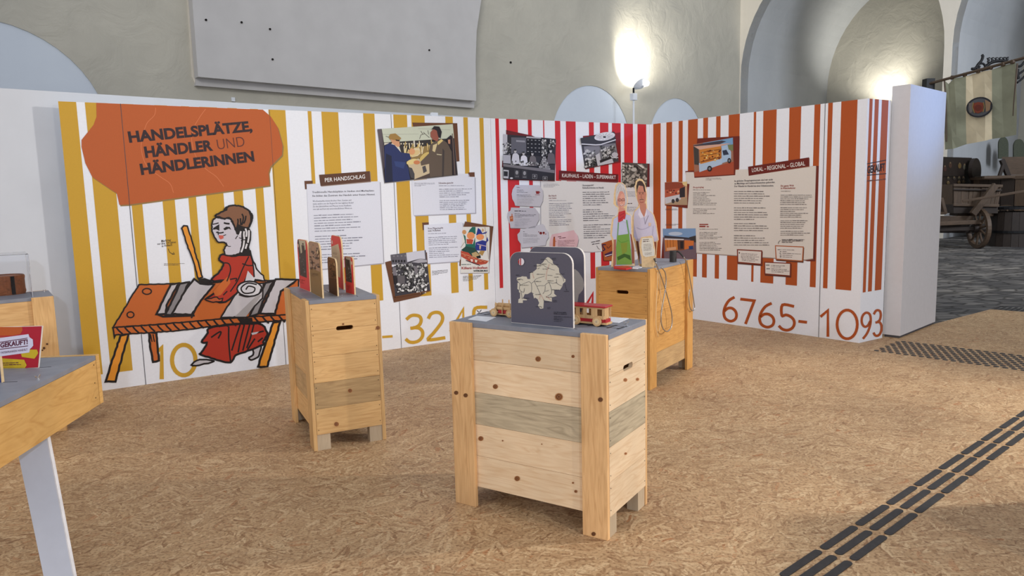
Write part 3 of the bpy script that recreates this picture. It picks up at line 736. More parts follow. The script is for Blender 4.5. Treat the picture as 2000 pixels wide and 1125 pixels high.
a.poly(ell(620,560,110,45,rot=-.3), (222, 196, 140)); a.poly(ell(600,690,90,40,rot=-.3), (226, 205, 140)); a.poly(ell(800,610,100,45,rot=-.7), (212, 186, 110))
a.poly([(165,450),(240,395),(330,430),(430,545),(560,560),(588,650),(500,692),(545,800),(572,970),(180,1015)], (36, 48, 98)); a.poly([(190,560),(280,600),(300,1000),(185,1010)], (24, 30, 58)); a.poly([(320,680),(500,700),(470,800),(340,760)], (48, 66, 120))
a.poly([(270,410),(330,430),(430,545),(400,450),(300,395)], (222, 214, 196)); a.poly([(258,330),(400,360),(412,440),(380,462),(290,402)], (212, 156, 118)); a.poly([(235,300),(260,255),(340,245),(432,320),(390,365),(250,335)], (164, 128, 66)); a.poly([(340,340),(410,350),(400,370),(350,362)], (60,40,30))
a.poly(ell(600,530,48,50), (222,160,112)); a.poly(ell(675,700,50,32), (206,130,84))
a.poly([(730,700),(860,640),(880,720),(750,752)], (150, 128, 70))
a.poly([(880,430),(960,370),(1060,330),(1160,400),(1222,530),(1232,900),(880,935),(870,720),(745,752),(735,690),(866,560)], (98, 84, 72)); a.poly([(1080,480),(1110,520),(1100,920),(1070,925)], (66,58,56)); a.poly([(1000,380),(1060,335),(1090,360),(1010,430)], (224,200,130))
a.poly([(930,430),(1000,400),(960,540),(920,520)], (214,196,150)); a.poly([(985,565),(1070,575),(1060,590),(990,582)], (190,180,150))
a.poly([(890,230),(930,180),(1010,200),(1025,300),(1000,372),(930,345),(893,295)], (154, 88, 72)); a.poly([(903,185),(950,130),(1030,138),(1068,220),(1050,322),(1012,300),(990,205),(940,175)], (38, 32, 38))
a.poly([(1140,330),(1210,270),(1250,320),(1290,700),(1303,896),(1240,903),(1222,500),(1150,400)], (46, 36, 42)); a.poly([(1165,345),(1200,340),(1200,410),(1170,405)], (196,140,110)); a.stroke([(1235,250),(1275,890)], 12, (120,100,90))
a.done('photo_print', wy)
# grey market photograph
random.seed(3)
ZM = ((740, 480), 9.375)
def crowd(a, x0, x1, y0, y1, n, sz, lo=30, hi=225, skew=0.0, tint=(1, 1, 1)):
    for i in range(n):
        x = random.uniform(x0, x1); y = y0 + (y1-y0)*(i/n) + random.uniform(-sz, sz)*.3; g = random.choice((random.uniform(lo, lo+50), random.uniform(lo, hi), random.uniform(hi-50, hi)))
        w, h = sz*random.uniform(.4, 1.1), sz*random.uniform(.35, 1.0)
        a.poly(ell(x + skew*(y-y0), y, w/2, h/2, 6, random.uniform(0, 3)), (g*tint[0], g*tint[1], g*tint[2]))
a = Art(PA, *ZM, base=.0036, step=.00004)
a.poly([(115,300),(230,270),(880,120),(932,812),(740,935),(275,1040)], BRN)
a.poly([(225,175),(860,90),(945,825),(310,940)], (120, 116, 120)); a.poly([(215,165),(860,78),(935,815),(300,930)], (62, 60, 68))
a.poly([(215,165),(500,128),(525,330),(240,345)], (96, 94, 104)); a.poly([(500,128),(835,82),(850,245),(760,235),(640,265),(520,300)], (205, 206, 218)); a.poly([(600,300),(760,238),(880,262),(882,300),(720,315)], (170,168,176)); a.poly([(835,82),(860,78),(880,262),(850,250)], (84,82,90))
for i in range(5): a.poly([(245+i*52,262),(275+i*52,258),(278+i*52,302),(248+i*52,306)], (24,24,28))
for i in range(4): a.poly(ell(275+i*70, 190-i*2, 17, 15, 8), (130,128,136))
a.poly([(235,345),(420,345),(430,375),(238,385)], (228,228,238)); crowd(a, 250, 870, 340, 560, 150, 62, skew=.1)
a.poly([(340,540),(470,545),(480,740),(345,735)], (98,94,98)); a.poly([(250,400),(310,390),(330,545),(265,545)], (120,116,124)); a.poly([(268,545),(325,545),(330,700),(285,700)], (34,30,36))
a.poly([(640,380),(700,370),(720,560),(660,570)], (120,116,122)); crowd(a, 490, 880, 500, 700, 70, 60, skew=.1); crowd(a, 325, 880, 700, 850, 110, 56, 40, 240, skew=.05)
a.poly([(935,815),(940,835),(310,945),(300,925)], BRN)
a.done('photo_print', wy)
# fair poster (plain figures of about the same colours)
ZP = ((880, 420), 8.037)
a = Art(PA, *ZP, base=.0040, step=.0001)
a.poly([(230,100),(672,178),(612,770),(420,600),(200,190)], BRN); a.poly([(145,700),(170,700),(160,800),(140,795)], BRN)
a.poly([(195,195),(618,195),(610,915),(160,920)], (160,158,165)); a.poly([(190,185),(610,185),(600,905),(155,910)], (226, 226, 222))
GRN, NAV, SKN, BRK = (28, 104, 90), (36, 50, 140), (232, 150, 96), (186, 74, 52)
a.poly([(340,187),(392,187),(392,300),(270,290),(245,340),(300,230)], GRN); a.poly([(200,300),(235,330),(250,480),(240,480)], GRN)
a.poly(ell(318,325,62,58), SKN); a.poly(ell(215,268,33,35), (205,150,96)); a.poly([(250,375),(360,385),(340,455),(255,450)], BRK); a.poly([(240,455),(350,455),(385,350),(392,560),(230,500)], GRN)
a.poly([(430,200),(470,230),(500,285),(575,255),(560,290),(400,318),(420,240)], NAV); a.poly(ell(465,345,62,48), SKN); a.poly([(395,430),(500,395),(555,410),(575,340),(595,400),(560,440),(560,560),(385,555)], NAV); a.stroke([(420,455),(555,490)], 12, (190,170,190))
a.poly([(505,205),(525,240),(505,270),(490,240)], (200,160,110)); a.poly([(450,480),(480,480),(470,540),(455,540)], (220,190,160)); a.poly([(470,560),(540,560),(500,640),(440,600)], (176,140,80))
a.stroke([(540,190),(600,690)], 5, (150,120,90)); a.stroke([(240,400),(160,510)], 5, (150,120,90))
a.poly([(165,550),(240,490),(385,520),(470,640),(440,680),(330,640),(250,600)], (30, 70, 62)); a.poly([(330,600),(400,575),(470,640),(420,680),(350,660)], (190,165,120)); a.poly([(400,650),(470,630),(475,675),(420,682)], (24,24,24))
a.poly([(162,560),(280,590),(340,650),(450,690),(602,720),(560,765),(480,780),(360,765),(250,700),(165,650)], BRK); a.stroke([(170,600),(290,640),(400,700),(595,725)], 6, (226,170,130))
for x, y in ((225,640),(290,672),(470,725),(540,730)): a.poly(ell(x, y, 26, 17), (206,110,80)); a.stroke(ell(x, y, 26, 17), 4, (90,40,30), closed=True)
a.poly([(310,690),(350,695),(350,730),(325,735)], (236,210,205)); a.shape([(380,700),(425,705),(415,745),(395,750),(378,730)], (230,220,205), 5)
a.stroke([(245,713),(460,790)], 12, (60,40,60))
a.lines(172, 783, [146], 10, 15, (60,90,90), slope=-.03)
a.text('Kiliani-Volksfest', (174,850), (582,843), (174,812), (168,50,52), .02); a.text('WÜRZBURG', (357,888), (584,884), (357,866), (40,50,56), .05)
a.done('poster_print', wy)

# ---- red wall items
Z5 = ((940, 200), 3.75)
DR = (104, 32, 34)
ZS = ((970, 240), 8.657)
random.seed(5)
a = Art(PA, *ZS, base=.0036, step=.00008)
a.poly([(160,120),(600,215),(700,260),(160,190)], DR); a.poly([(95,640),(110,640),(110,750),(90,750)], DR)
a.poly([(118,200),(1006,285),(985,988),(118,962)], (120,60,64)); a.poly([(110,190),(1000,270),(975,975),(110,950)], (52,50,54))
a.poly([(110,190),(180,196),(180,520),(110,530)], (190,190,200)); crowd(a, 115, 240, 340, 530, 40, 36, 40, 220)
a.poly([(245,245),(500,250),(500,520),(245,520)], (98,98,108)); a.poly([(330,290),(480,300),(480,330),(330,320)], (150,150,160))
a.poly([(500,255),(755,270),(745,560),(500,540)], (30,28,32))
for r in range(4):
    for c in range(4): a.poly([(517+c*63, 283+r*65+c*3),(545+c*63, 284+r*65+c*3),(543+c*63, 292+r*65+c*3),(520+c*63, 291+r*65+c*3)], (200,200,205))
a.poly([(505,228),(750,245),(750,268),(500,255)], (180,180,188)); crowd(a, 760, 860, 285, 560, 70, 34, 60, 230); crowd(a, 880, 985, 300, 420, 30, 34, 60, 230)
a.poly([(755,270),(760,270),(760,560),(755,560)], (24,24,26)); a.poly([(865,270),(880,270),(878,560),(865,560)], (24,24,26))
def man(a, x, y, s, coat, face=(190,188,190)):
    a.poly([(x-45*s,y+70*s),(x-20*s,y+48*s),(x+25*s,y+48*s),(x+60*s,y+80*s),(x+80*s,y+230*s),(x-70*s,y+230*s)], coat); a.poly(ell(x, y+15*s, 21*s, 30*s), face); a.poly(ell(x, y-8*s, 21*s, 14*s), (40,38,40))
man(a, 315, 465, 1.0, (205,205,215)); man(a, 455, 505, .95, (220,220,230)); man(a, 605, 510, .95, (110,104,106)); man(a, 915, 460, 1.0, (98,92,96))
for r in range(7):
    for c in range(r+2):
        x = 805 + (c-(r+1)/2)*26; y = 585+r*32; a.poly([(x-11,y-14),(x+11,y-13),(x+10,y+13),(x-10,y+12)], random.choice(((160,158,160),(120,118,120),(190,188,190))))
crowd(a, 230, 700, 655, 720, 30, 40, 50, 230); a.poly([(110,540),(235,545),(240,690),(110,680)], (176,176,186))
a.poly([(110,690),(980,800),(978,850),(110,735)], (120,116,120)); a.poly([(110,735),(978,850),(975,975),(110,950)], (42,38,40))
for x, y in ((300,790),(430,800)): a.poly([(x,y),(x+85,y+8),(x+82,y+145),(x,y+138)], (62,60,62)); a.poly(ell(x+42,y+50,24,34), (150,148,150)); a.lines(x+14, y+122, [58], 10, 12, (140,138,140))
for x, y in ((607,870),(782,905)): a.stroke([(x,y),(x+75,y+5),(x+72,y+75),(x,y+70)], 5, (150,148,150), closed=True); a.poly(ell(x+36,y+32,18,22), (130,128,130))
a.poly([(115,790),(205,800),(200,940),(115,935)], (190,190,196)); a.poly([(120,815),(190,822),(188,905),(120,900)], (40,38,40)); a.poly(ell(250,935,26,14), (215,215,220))
a.done('photo_print', wr)
ZT = ((1120, 240), 8.035)
a = Art(PA, *ZT, base=.0036, step=.00008)
a.poly([(150,205),(560,170),(735,150),(745,620),(300,700),(170,600)], (130, 30, 32)); a.poly([(118,250),(648,145),(714,610),(188,732)], (110,40,42)); a.poly([(110,240),(640,135),(705,600),(180,720)], (66,64,68))
a.poly([(165,370),(430,340),(660,320),(690,480),(600,560),(180,600)], (130,128,134)); crowd(a, 170, 340, 430, 690, 90, 46, 30, 220, skew=.05); crowd(a, 420, 660, 360, 560, 90, 44, 30, 220, skew=.1)
a.poly([(345,510),(410,470),(430,600),(610,560),(630,625),(380,675)], (196,196,204)); a.poly([(410,590),(590,530),(600,560),(420,630)], (40,38,40)); a.poly([(110,240),(640,135),(665,255),(430,340),(125,325)], (58,56,60))
a.poly(ell(490,212,165,64,22,-.16), (222,222,228)); a.poly(ell(488,222,26,14,12), (36,34,38))
for i in range(14):
    t_ = i*math.pi/7; a.stroke([(488+50*math.cos(t_), 222+22*math.sin(t_)), (490+140*math.cos(t_), 214+52*math.sin(t_))], 4, (120,118,124))
a.stroke([(130,332),(350,345),(430,340),(660,265)], 16, (220,220,226)); a.stroke([(600,545),(700,545)], 12, (220,220,226)); a.poly(ell(650,500,50,40), (190,188,196))
a.done('photo_print', wr)
a = Art(PA, *ZT, base=.0036, step=.00008)
a.poly([(790,625),(1196,640),(1195,1005),(800,1000)], DR); a.poly([(765,620),(1165,640),(1155,1000),(755,1015)], (86,80,76))
crowd(a, 775, 1140, 680, 990, 130, 60, 40, 190, tint=(1, .96, .9)); a.poly([(865,655),(930,680),(880,695)], (225,222,215)); a.poly([(1000,648),(1060,655),(1120,710),(1090,715)], (225,222,215)); a.poly(ell(950,735,45,28), (190,186,178))
for y in (650, 735, 790): a.poly([(768,y),(800,y+5),(800,y+28),(768,y+22)], (220,218,210))
a.done('photo_print', wr)
# big shop text card
CW = (226, 226, 228)
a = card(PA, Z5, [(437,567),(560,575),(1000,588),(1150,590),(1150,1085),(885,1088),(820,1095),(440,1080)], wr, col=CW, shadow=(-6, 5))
a.poly([(572,502),(1005,534),(1003,590),(570,570)], (150,110,112)); a.poly([(570,498),(1003,527),(1001,584),(568,565)], (104, 28, 30))
a.text('KAUFHAUS – LADEN – SUPERMARKT', (592,548), (985,562), (592,521), (238,234,234), .006)
a.lines(455, 600, [108, 118, 86, 72], 7, 3.6, TX, slope=.0); 
a.text('Ein Hauch', (494,690), (550,688), (494,678), (120,50,60), .02, res=1); a.text('von Luxus', (494,706), (550,705), (494,695), (120,50,60), .02, res=1)
a.lines(496, 721, [128], 10, 5, TX); a.lines(496, 744, [178, 155, 158, 168, 145, 145, 165, 110, 120], 12.6, 6, TX, slope=-.02)
a.lines(498, 865, [165, 160, 120, 145], 12.6, 6, TX, slope=-.03)
a.text('Herausgeputzt!', (741,614), (823,611), (741,601), TD, .012, res=1); a.text('Einkaufserlebnisse im Handel.', (742,631), (899,630), (742,619), TD, .012, res=1)
a.lines(742, 660, [195, 200, 160, 165, 165, 185, 135], 15.6, 7, (112,112,120), slope=-.01, drift=.4)
a.lines(744, 790, [125, 145, 190, 230, 222, 112], 15.6, 7, (112,112,120), slope=-.02, drift=.4)
a.lines(748, 901, [200, 125, 198, 196, 195, 175, 152], 15.6, 7, (112,112,120), slope=-.02, drift=.4)
a.lines(805, 1027, [64, 54], 16, 8, (90,86,90), slope=-.18, drift=7); a.curve([(846,1050),(856,1068),(866,1075)], 3, (70,66,70))
a.done('text_card', wr)
a = Art(PA, *Z5, base=.004); a.lines(1065, 655, [62]*6, 7, 3.5, TX); a.lines(1065, 743, [40], 7, 9, (80,60,60)); a.lines(1065, 770, [75]*3, 13, 6, TX); a.done('text_card', wr)
# enamel-sign style small plates
def plate(pts, col, body, root=wr):
    a = card(PA, ((980, 350), 7.5), pts, root, base=.0045, col=col, shadow=(6, 10), shcol=(140,140,148)); body(a); a.done('text_plate', root)
LGY = (200, 200, 212)
def b1(a):
    a.text('Kaffee', (219,127), (268,128), (219,112), TD, .02, res=1); a.lines(219, 158, [95, 105, 165, 0, 205, 215], 18, 8, (90,90,102), slope=.02); a.lines(222, 262, [290, 225, 240, 250, 215, 230, 190], 18, 6, TX, slope=-.01)
    a.poly([(497,175),(552,175),(545,215),(505,215)], (140,40,44)); a.stroke([(552,185),(562,192),(550,205)], 6, (140,40,44)); a.stroke([(490,228),(555,228)], 6, (140,40,44))
plate([(200,85),(552,88),(600,160),(608,230),(600,320),(562,400),(195,385),(185,345),(155,290),(145,220),(158,150)], LGY, b1)
def b2(a):
    a.lines(186, 471, [170], 18, 14, TD); a.lines(186, 505, [80, 320, 285, 110], 18, 8, (80,80,92), slope=.0); a.lines(190, 585, [225, 215, 245, 190, 175, 195, 140], 17, 6, TX, slope=-.01)
    a.poly([(115,545),(165,540),(168,615),(122,620)], (184,100,60)); a.poly([(145,505),(155,505),(158,545),(142,545)], (184,100,60)); a.stroke([(128,570),(155,568)], 10, (226,180,150))
plate([(135,415),(485,420),(545,500),(548,590),(520,640),(490,718),(125,712),(120,660),(95,600),(80,560),(88,490),(128,455)], (194,194,208), b2)
def b3(a):
    a.lines(312, 773, [24], 18, 12, TD); a.lines(312, 802, [68, 210, 205], 18, 8, (90,90,102), slope=.0); a.lines(312, 875, [230, 245, 215, 215, 215], 15.5, 6, TX, slope=-.05)
    a.poly(ell(572,790,20,20), (120,30,34)); a.poly([(598,775),(632,775),(626,812),(606,812)], (210,150,140)); a.poly(ell(614,785,16,16), (120,30,34)); a.poly(ell(541,772,8,7), (120,30,34)); a.poly(ell(645,803,8,7), (120,30,34))
plate([(268,745),(600,655),(620,672),(640,720),(680,770),(688,850),(655,900),(640,968),(290,1005),(280,950),(238,890),(228,810),(265,770)], (204,205,218), b3)
def b4(a):
    a.lines(822, 851, [52, 95], 19, 12, (100,40,50), slope=-.12, drift=20)
    a.lines(824, 902, [245, 240, 175, 245, 130, 150, 240], 14, 7, (130,80,95), slope=-.02); a.poly([(752,880),(765,840),(778,842),(785,900),(782,1010),(748,1010)], (186,100,60)); a.poly(ell(768,855,9,14), (140,70,50)); a.stroke([(778,905),(800,912)], 6, (186,100,60))
plate([(735,810),(1055,745),(1075,780),(1110,820),(1125,880),(1110,960),(1085,1020),(700,1020),(700,930),(715,860)], (228,192,202), b4)
# coffee poster corner
a = Art(PA, (980, 350), 7.5, base=.0048)
a.poly([(1460,945),(1600,895),(1700,900),(1700,1200),(1490,1200)], (110,40,30)); a.poly([(1465,938),(1605,890),(1700,892),(1700,1190),(1500,1190)], (176, 92, 44))
a.curve([(1520,960),(1480,960),(1490,1000),(1510,1030),(1480,1050)], 16, (50,30,70)); a.curve([(1540,985),(1560,1010),(1600,970)], 9, (90,40,40)); a.poly([(1500,1100),(1620,1050),(1640,1110),(1540,1140)], (70,40,80)); a.stroke([(1515,1128),(1610,1100)], 12, (226,214,220)); a.done('poster_print', wr)

# ---- orange wall items
ZO = ((1260, 180), 3.125); CO = (222, 215, 206); DB = (112, 44, 32)
a = Art(PB, *ZO, base=.0024); a.poly([(245,482),(295,478),(300,520),(250,520)], DB); a.poly([(1020,450),(1060,450),(1040,990),(1038,1032),(990,1032),(900,1010),(700,1000),(560,990),(575,985)], DB); a.done('card_backing', wo)
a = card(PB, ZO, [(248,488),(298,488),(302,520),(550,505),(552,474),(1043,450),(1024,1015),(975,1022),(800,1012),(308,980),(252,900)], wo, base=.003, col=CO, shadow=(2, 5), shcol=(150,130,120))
a.poly([(630,460),(1003,402),(1003,456),(633,510)], (150,100,84)); a.poly([(628,455),(1000,398),(1001,451),(632,511)], (108, 36, 28))
a.text('LOKAL – REGIONAL – GLOBAL', (653,488), (977,447), (651,464), (240,234,228), .006)
a.lines(370, 526, [90, 98, 35], 6, 3.2, (110,104,100)); a.text('Shoppingtag', (292,586), (358,584), (292,576), (150,60,50), .02, res=1); a.lines(292, 598, [110], 10, 4.5, (120,114,110))
for y, n in ((614, [100,80,138,85,100,110,105,145,140]), (714, [140,86,84,132]), (858, [112,106,85,138,110]), (918, [96,130,105,112,136,128])):
    a.lines(292 if y < 800 else 331, y, n, 9.4, 4.6, (124,118,114), slope=.0)
a.lines(331, 811, [54, 58], 13, 11, (150,60,50)); a.lines(331, 838, [112], 8, 4, (124,118,114))
a.text('Im globalen Shoppinguniversum sind wir nicht', (545,547), (780,538), (545,537), TD, .014, res=1); a.text('an Marktlage und Ladenschlusszeiten gebunden.', (545,563), (793,554), (545,553), TD, .014, res=1); a.text('Der Wandel im Handel hat aber Schattenseiten.', (545,579), (785,575), (545,569), TD, .014, res=1)
for y, n in ((608, [180,185,218,180,170,162]), (708, [192,124,202,206,200,124]), (804, [132,200,210,178]), (878, [130,190,185,210,216])): a.lines(542, y, n, 14, 5.6, (112,106,104), slope=.005)
a.text('Die ganze Welt', (828,577), (907,574), (828,567), (150,60,50), .02, res=1); a.text('im Webschaufenster', (828,591), (917,589), (828,581), (150,60,50), .02, res=1); a.lines(828, 606, [60], 8, 4, (124,118,114))
for y, n in ((630, [190,195,170,150,150,164]), (707, [160,142,90,170,130,130]), (786, [165,152,145,142,134]), (851, [140,180,142])): a.lines(826, y, n, 11.4, 5, (118,112,110), slope=.0, drift=-.5)
a.lines(834, 902, [138, 128, 65], 8, 6, (76,66,64)); a.curve([(825,905),(815,915),(813,925)], 2.5, (76,66,64)); a.done('text_card', wo)
def lab(pts, inner, body, rim=(128,52,34)):
    a = card(PB, ZO, pts, wo, base=.0042, col=rim, shadow=(3, 7), shcol=(90,50,40)); a.poly(inner, (226,218,210)); body(a); a.done('text_plate', wo)
def bb1(a): a.poly(ell(575,981,4,5), (80,60,60)); a.lines(585, 986, [100,95,110,85], 8.5, 4.5, (120,110,108), slope=.05); a.lines(590, 1020, [100,80], 8.5, 4.5, (120,110,108), slope=.06)
lab([(560,958),(715,966),(712,1054),(562,1042)], [(567,965),(708,973),(705,1047),(569,1035)], bb1)
def bb2(a):
    for i, y in enumerate((963,974,985,996,1007)): a.lines(808+([0,14,12,14,14][i]), y, [24 if i == 0 else 10], 10, 6, (60,56,56)); a.lines(838, y, [[75,28,112,62,58][i]], 10, 4.5, (120,110,108), slope=.04)
lab([(792,935),(968,942),(963,1034),(797,1022)], [(798,941),(962,948),(957,1028),(803,1016)], bb2, (176,98,54))
def bb3(a): a.lines(737, 1058, [22], 10, 7, (60,56,56)); a.lines(740, 1080, [22], 10, 7, (60,56,56)); a.lines(768, 1058, [85,60], 9, 4.5, (120,110,108), slope=.05); a.lines(770, 1080, [95,110,75], 9, 4.5, (120,110,108), slope=.05)
lab([(727,1035),(890,1042),(888,1124),(728,1112)], [(733,1041),(884,1048),(882,1118),(734,1106)], bb3)
# van photograph
ZV = ((1280, 260), 4.327)
a = Art(PB, *ZV, base=.0046, step=.00012)
a.poly([(355,45),(712,25),(708,300),(675,305),(674,355),(330,378),(325,330)], DB)
a.poly([(320,95),(655,38),(663,348),(330,368)], (160,112,90)); a.poly([(400,85),(655,38),(657,120),(420,130)], (120,165,205)); a.poly([(320,105),(400,88),(560,62),(600,70),(540,95),(325,112)], (70,66,76)); a.poly([(330,330),(663,240),(663,348),(330,368)], (170,78,52))
a.poly([(322,115),(365,118),(370,270),(330,265)], (70,66,62)); a.poly([(560,110),(610,98),(640,160),(640,230),(560,255)], (170,196,222)); a.poly([(566,148),(600,140),(622,180),(575,188)], (50,60,80)); a.poly([(610,100),(657,95),(658,150),(620,140)], (120,130,90))
a.poly([(368,255),(560,212),(565,262),(500,285),(372,330)], (180,200,222)); a.poly([(372,135),(556,98),(556,216),(380,262)], (206,132,56)); a.poly([(325,112),(645,85),(560,108),(372,140)], (214,170,150))
for i in range(34):
    x = random.uniform(388, 545); y = random.uniform(140, 235) ; a.poly([(x,y),(x+random.uniform(6,20),y-2),(x+12,y+random.uniform(5,14)),(x,y+9)], random.choice(((240,190,90),(120,60,30),(230,150,70),(90,40,24),(250,215,150))))
a.stroke([(385,165),(552,135)], 4, (110,60,30)); a.stroke([(385,195),(552,165)], 4, (110,60,30)); a.stroke([(385,243),(552,200)], 6, (120,60,34))
for e in ((458,300,20,24), (624,232,15,22)): a.poly(ell(*e), (40,38,40)); a.poly(ell(e[0], e[1], e[2]*.5, e[3]*.5), (130,130,136))
a.done('photo_print', wo)
a = Art(PB, *ZV, base=.0046, step=.00012)
a.poly([(268,428),(288,430),(272,635),(82,612),(82,600),(268,606)], DB); a.poly([(80,415),(268,410),(270,608),(80,605)], (196,152,120)); a.poly([(80,418),(170,412),(265,425),(220,470),(80,480)], (150,72,50)); a.poly([(80,480),(215,465),(215,520),(80,545)], (186,92,66)); a.poly([(80,545),(215,515),(215,560),(85,600)], (206,206,210))
a.poly([(205,470),(250,450),(250,540),(205,545)], (52,44,48)); a.poly([(80,600),(215,560),(268,540),(270,608)], (176,150,120))
for x, y in ((150,575),(185,565)): a.poly(ell(x, y, 14, 18), (60,56,58))
for i in range(14): x = random.uniform(90,200); a.poly(ell(x, random.uniform(480,512), 8, 6, 6), random.choice(((120,50,40),(230,190,150),(210,120,80),(80,40,40))))
a.poly([(225,412),(268,410),(268,450),(235,440)], (226,200,140)); a.done('photo_print', wo)
a = Art(PB, *ZV, base=.0046, step=.00012)
a.lines(84, 642, [100, 105], 8, 4, (80,70,66)); a.lines(84, 772, [120, 90], 8, 4, (80,70,66))
a.poly([(70,800),(75,1062),(50,1062)], DB); a.poly([(62,808),(340,805),(348,1065),(75,1060)], (116,96,104)); a.poly([(62,808),(340,805),(343,900),(65,880)], (126,160,200)); a.poly(ell(170,850,60,16), (190,205,224)); a.poly([(75,865),(300,885),(300,900),(75,885)], (60,58,66)); a.poly([(285,880),(342,865),(344,925),(300,915)], (60,56,54))
a.poly([(78,900),(190,900),(190,985),(85,1000)], (206,126,60)); a.poly([(245,905),(325,910),(322,965),(245,985)], (214,118,56)); a.poly([(185,900),(245,905),(245,985),(190,985)], (90,60,50)); a.poly([(210,915),(235,915),(235,975),(212,975)], (40,34,36)); a.poly([(78,890),(240,895),(240,904),(78,902)], (220,216,216))
for x in (100,125,150): a.stroke([(x,902),(x+3,985)], 4, (150,84,40))
a.poly([(95,970),(175,960),(175,985),(98,995)], (222,170,130)); a.poly([(282,955),(320,950),(318,980),(284,984)], (40,70,120)); a.stroke([(78,1000),(240,985)], 5, (150,90,60)); a.done('photo_print', wo)

# white pillar
pm = G(1757.7, 661); pr_ = G(1826.5, 632.6); ua = (pr_ - pm).normalized(); ub = Vector((-ua.y, ua.x, 0)); 
if ub.dot(G(1724, 657) - pm) < 0: ub = -ub
pc = pm
root = thing('white_pillar', pm, label='tall plain white box pillar at the right end of the display', cat='pillar')
bm = B(); prism(bm, [pc + Vector((0,0,.025)), pc + ua*1.105 + Vector((0,0,.025)), pc + ua*1.105 + ub*0.175 + Vector((0,0,.025)), pc + ub*0.175 + Vector((0,0,.025))], (0, 0, 2.58)); finish('column_shell', bm, M_pillar, root, bevel=.002)
bm = B(); i_ = .015; prism(bm, [pc + ua*i_ + ub*i_, pc + ua*(1.105-i_) + ub*i_, pc + ua*(1.105-i_) + ub*(.175-i_), pc + ua*i_ + ub*(.175-i_)], (0, 0, .025)); finish('plinth', bm, M_seam, root)

pa_, pb_ = Vector((3.1, 3.55, 0)), Vector((2.5, 2.2, 0)); d_ = (pb_-pa_).normalized(); n_ = Vector((-d_.y, d_.x, 0))*.06  # unseen blocker, added only to darken the lower right floor
bm = B(); prism(bm, [pa_, pb_, pb_+n_, pa_+n_], (0, 0, 1.05)); meta(finish('trim_9', bm, M_white), 'unseen low white panel added right of the view to shade the floor', kind='structure')

# ================================================================= CRATES
def crate(P, eS, S_, L_, H_, label, woods, grey_z=None, weath=(2,), nrow=5, seed=1, wm=None):
    """origin at a post corner; local x = short side, local y = long side"""
    rz = math.atan2(eS.y, eS.x); root = thing('display_crate', (P.x, P.y, 0), rz, label, 'crate')
    pw, pt_ = .131, .024
    wp = woods
    for (x0, x1) in ((0, pt_), (S_-pt_, S_)):
        for (y0, y1) in ((0, pw), (L_-pw, L_)):
            bm = B(); box(bm, (x0, y0, 0), (x1, y1, H_)); finish('corner_post', bm, W_post['z'] if wp is W_pale else wp['z'], root, world=False, bevel=.003)
    zb, zt = .105, H_-.024; ph = (zt-zb)/nrow
    for side in range(4):
        for k in range(nrow):
            z0, z1 = zb + k*ph + .0008, zb + (k+1)*ph - .0008
            w = (wm or W_weath) if (nrow-1-k) in weath else wp
            bm = B()
            if side < 2:
                x0 = pt_ if side == 0 else S_-pt_-.02
                box(bm, (x0, .022, z0), (x0+.02, L_-.022, z1)); ax = 'y'
            else:
                y0 = .0 if side == 2 else L_-.02; ax = 'x'
                a, b = pt_+.001, S_-pt_-.001; c = (a+b)/2; hw, hr = .055, .014
                zj = zb + (nrow-1)*ph
                if k == nrow-1: pts = [(a,z0),(c-hw,z0)] + [(c-hw+hr-hr*math.cos(t), zj+hr*math.sin(t)+.0) for t in [math.pi/2*i/5 for i in range(6)]] + [(c+hw-hr+hr*math.sin(t), zj+hr*math.cos(t)) for t in [math.pi/2*i/5 for i in range(6)]] + [(c+hw,z0),(b,z0),(b,z1),(a,z1)]
                elif k == nrow-2: pts = [(a,z0),(b,z0),(b,z1),(c+hw,z1)] + [(c+hw-hr+hr*math.cos(t), zj-hr*math.sin(t)) for t in [math.pi/2*i/5 for i in range(6)]] + [(c-hw+hr-hr*math.sin(t), zj-hr*math.cos(t)) for t in [math.pi/2*i/5 for i in range(6)]] + [(c-hw,z1),(a,z1)]
                else: pts = [(a,z0),(b,z0),(b,z1),(a,z1)]
                prism(bm, [(x, y0, z) for x, z in pts], (0, .02, 0))
            finish('plank', bm, w[ax], root, world=False)
    bm = B(); box(bm, (pt_-.001, -.003, H_-.024), (S_-pt_+.001, L_+.003, H_)); finish('top_board', bm, M_grey, root, world=False, bevel=.0015)
    for (x0, x1) in ((pt_, pt_+.085), (S_-pt_-.085, S_-pt_)):
        for (y0, y1) in ((.006, .066), (L_-.066, L_-.006)):
            bm = B(); box(bm, (x0, y0, 0), (x1, y1, zb)); finish('foot_block', bm, W_foot['z'], root, world=False)
    # nails along the short sides
    bm = B()
    for k in range(nrow):
        for f in (.18, .82):
            z = zb + (k+f)*ph
            for x in (pt_+.012, S_-pt_-.012):
                cyl(bm, (x, -.0008, z), (x, .001, z), .0028, n=8)
    finish('nail_heads', bm, M_dark, root, world=False, kind='stuff')
    return root
def knots(root, pl, lst, tone=1.0):
    a = Art(pl, base=.0006, step=.0001)
    for x, y, r in lst:
        a.poly(ell(x, y, r*1.12, r*1.05, 12), (176*tone, 122*tone, 76*tone)); a.poly(ell(x, y, r*.86, r*.82, 12), (110*tone, 70*tone, 44*tone)); a.poly(ell(x+.1*r, y, r*.6, r*.58, 12), (142*tone, 92*tone, 58*tone)); a.poly(ell(x, y, r*.2, r*.2, 6), (70, 44, 30))
    return a.done('knots', root, kind='stuff')
C1P = Vector((0.414, 3.199, 0)); e1 = yawv(32.8); L1 = yawv(-57.2)
c1 = crate(C1P, e1, .475, .880, .967, 'pale wooden crate stand in front centre carrying the map boards and toy vehicles', W_pale)
plL = Plane(C1P + e1*.024, L1); plS = Plane(C1P, e1); plP = Plane(C1P, L1)
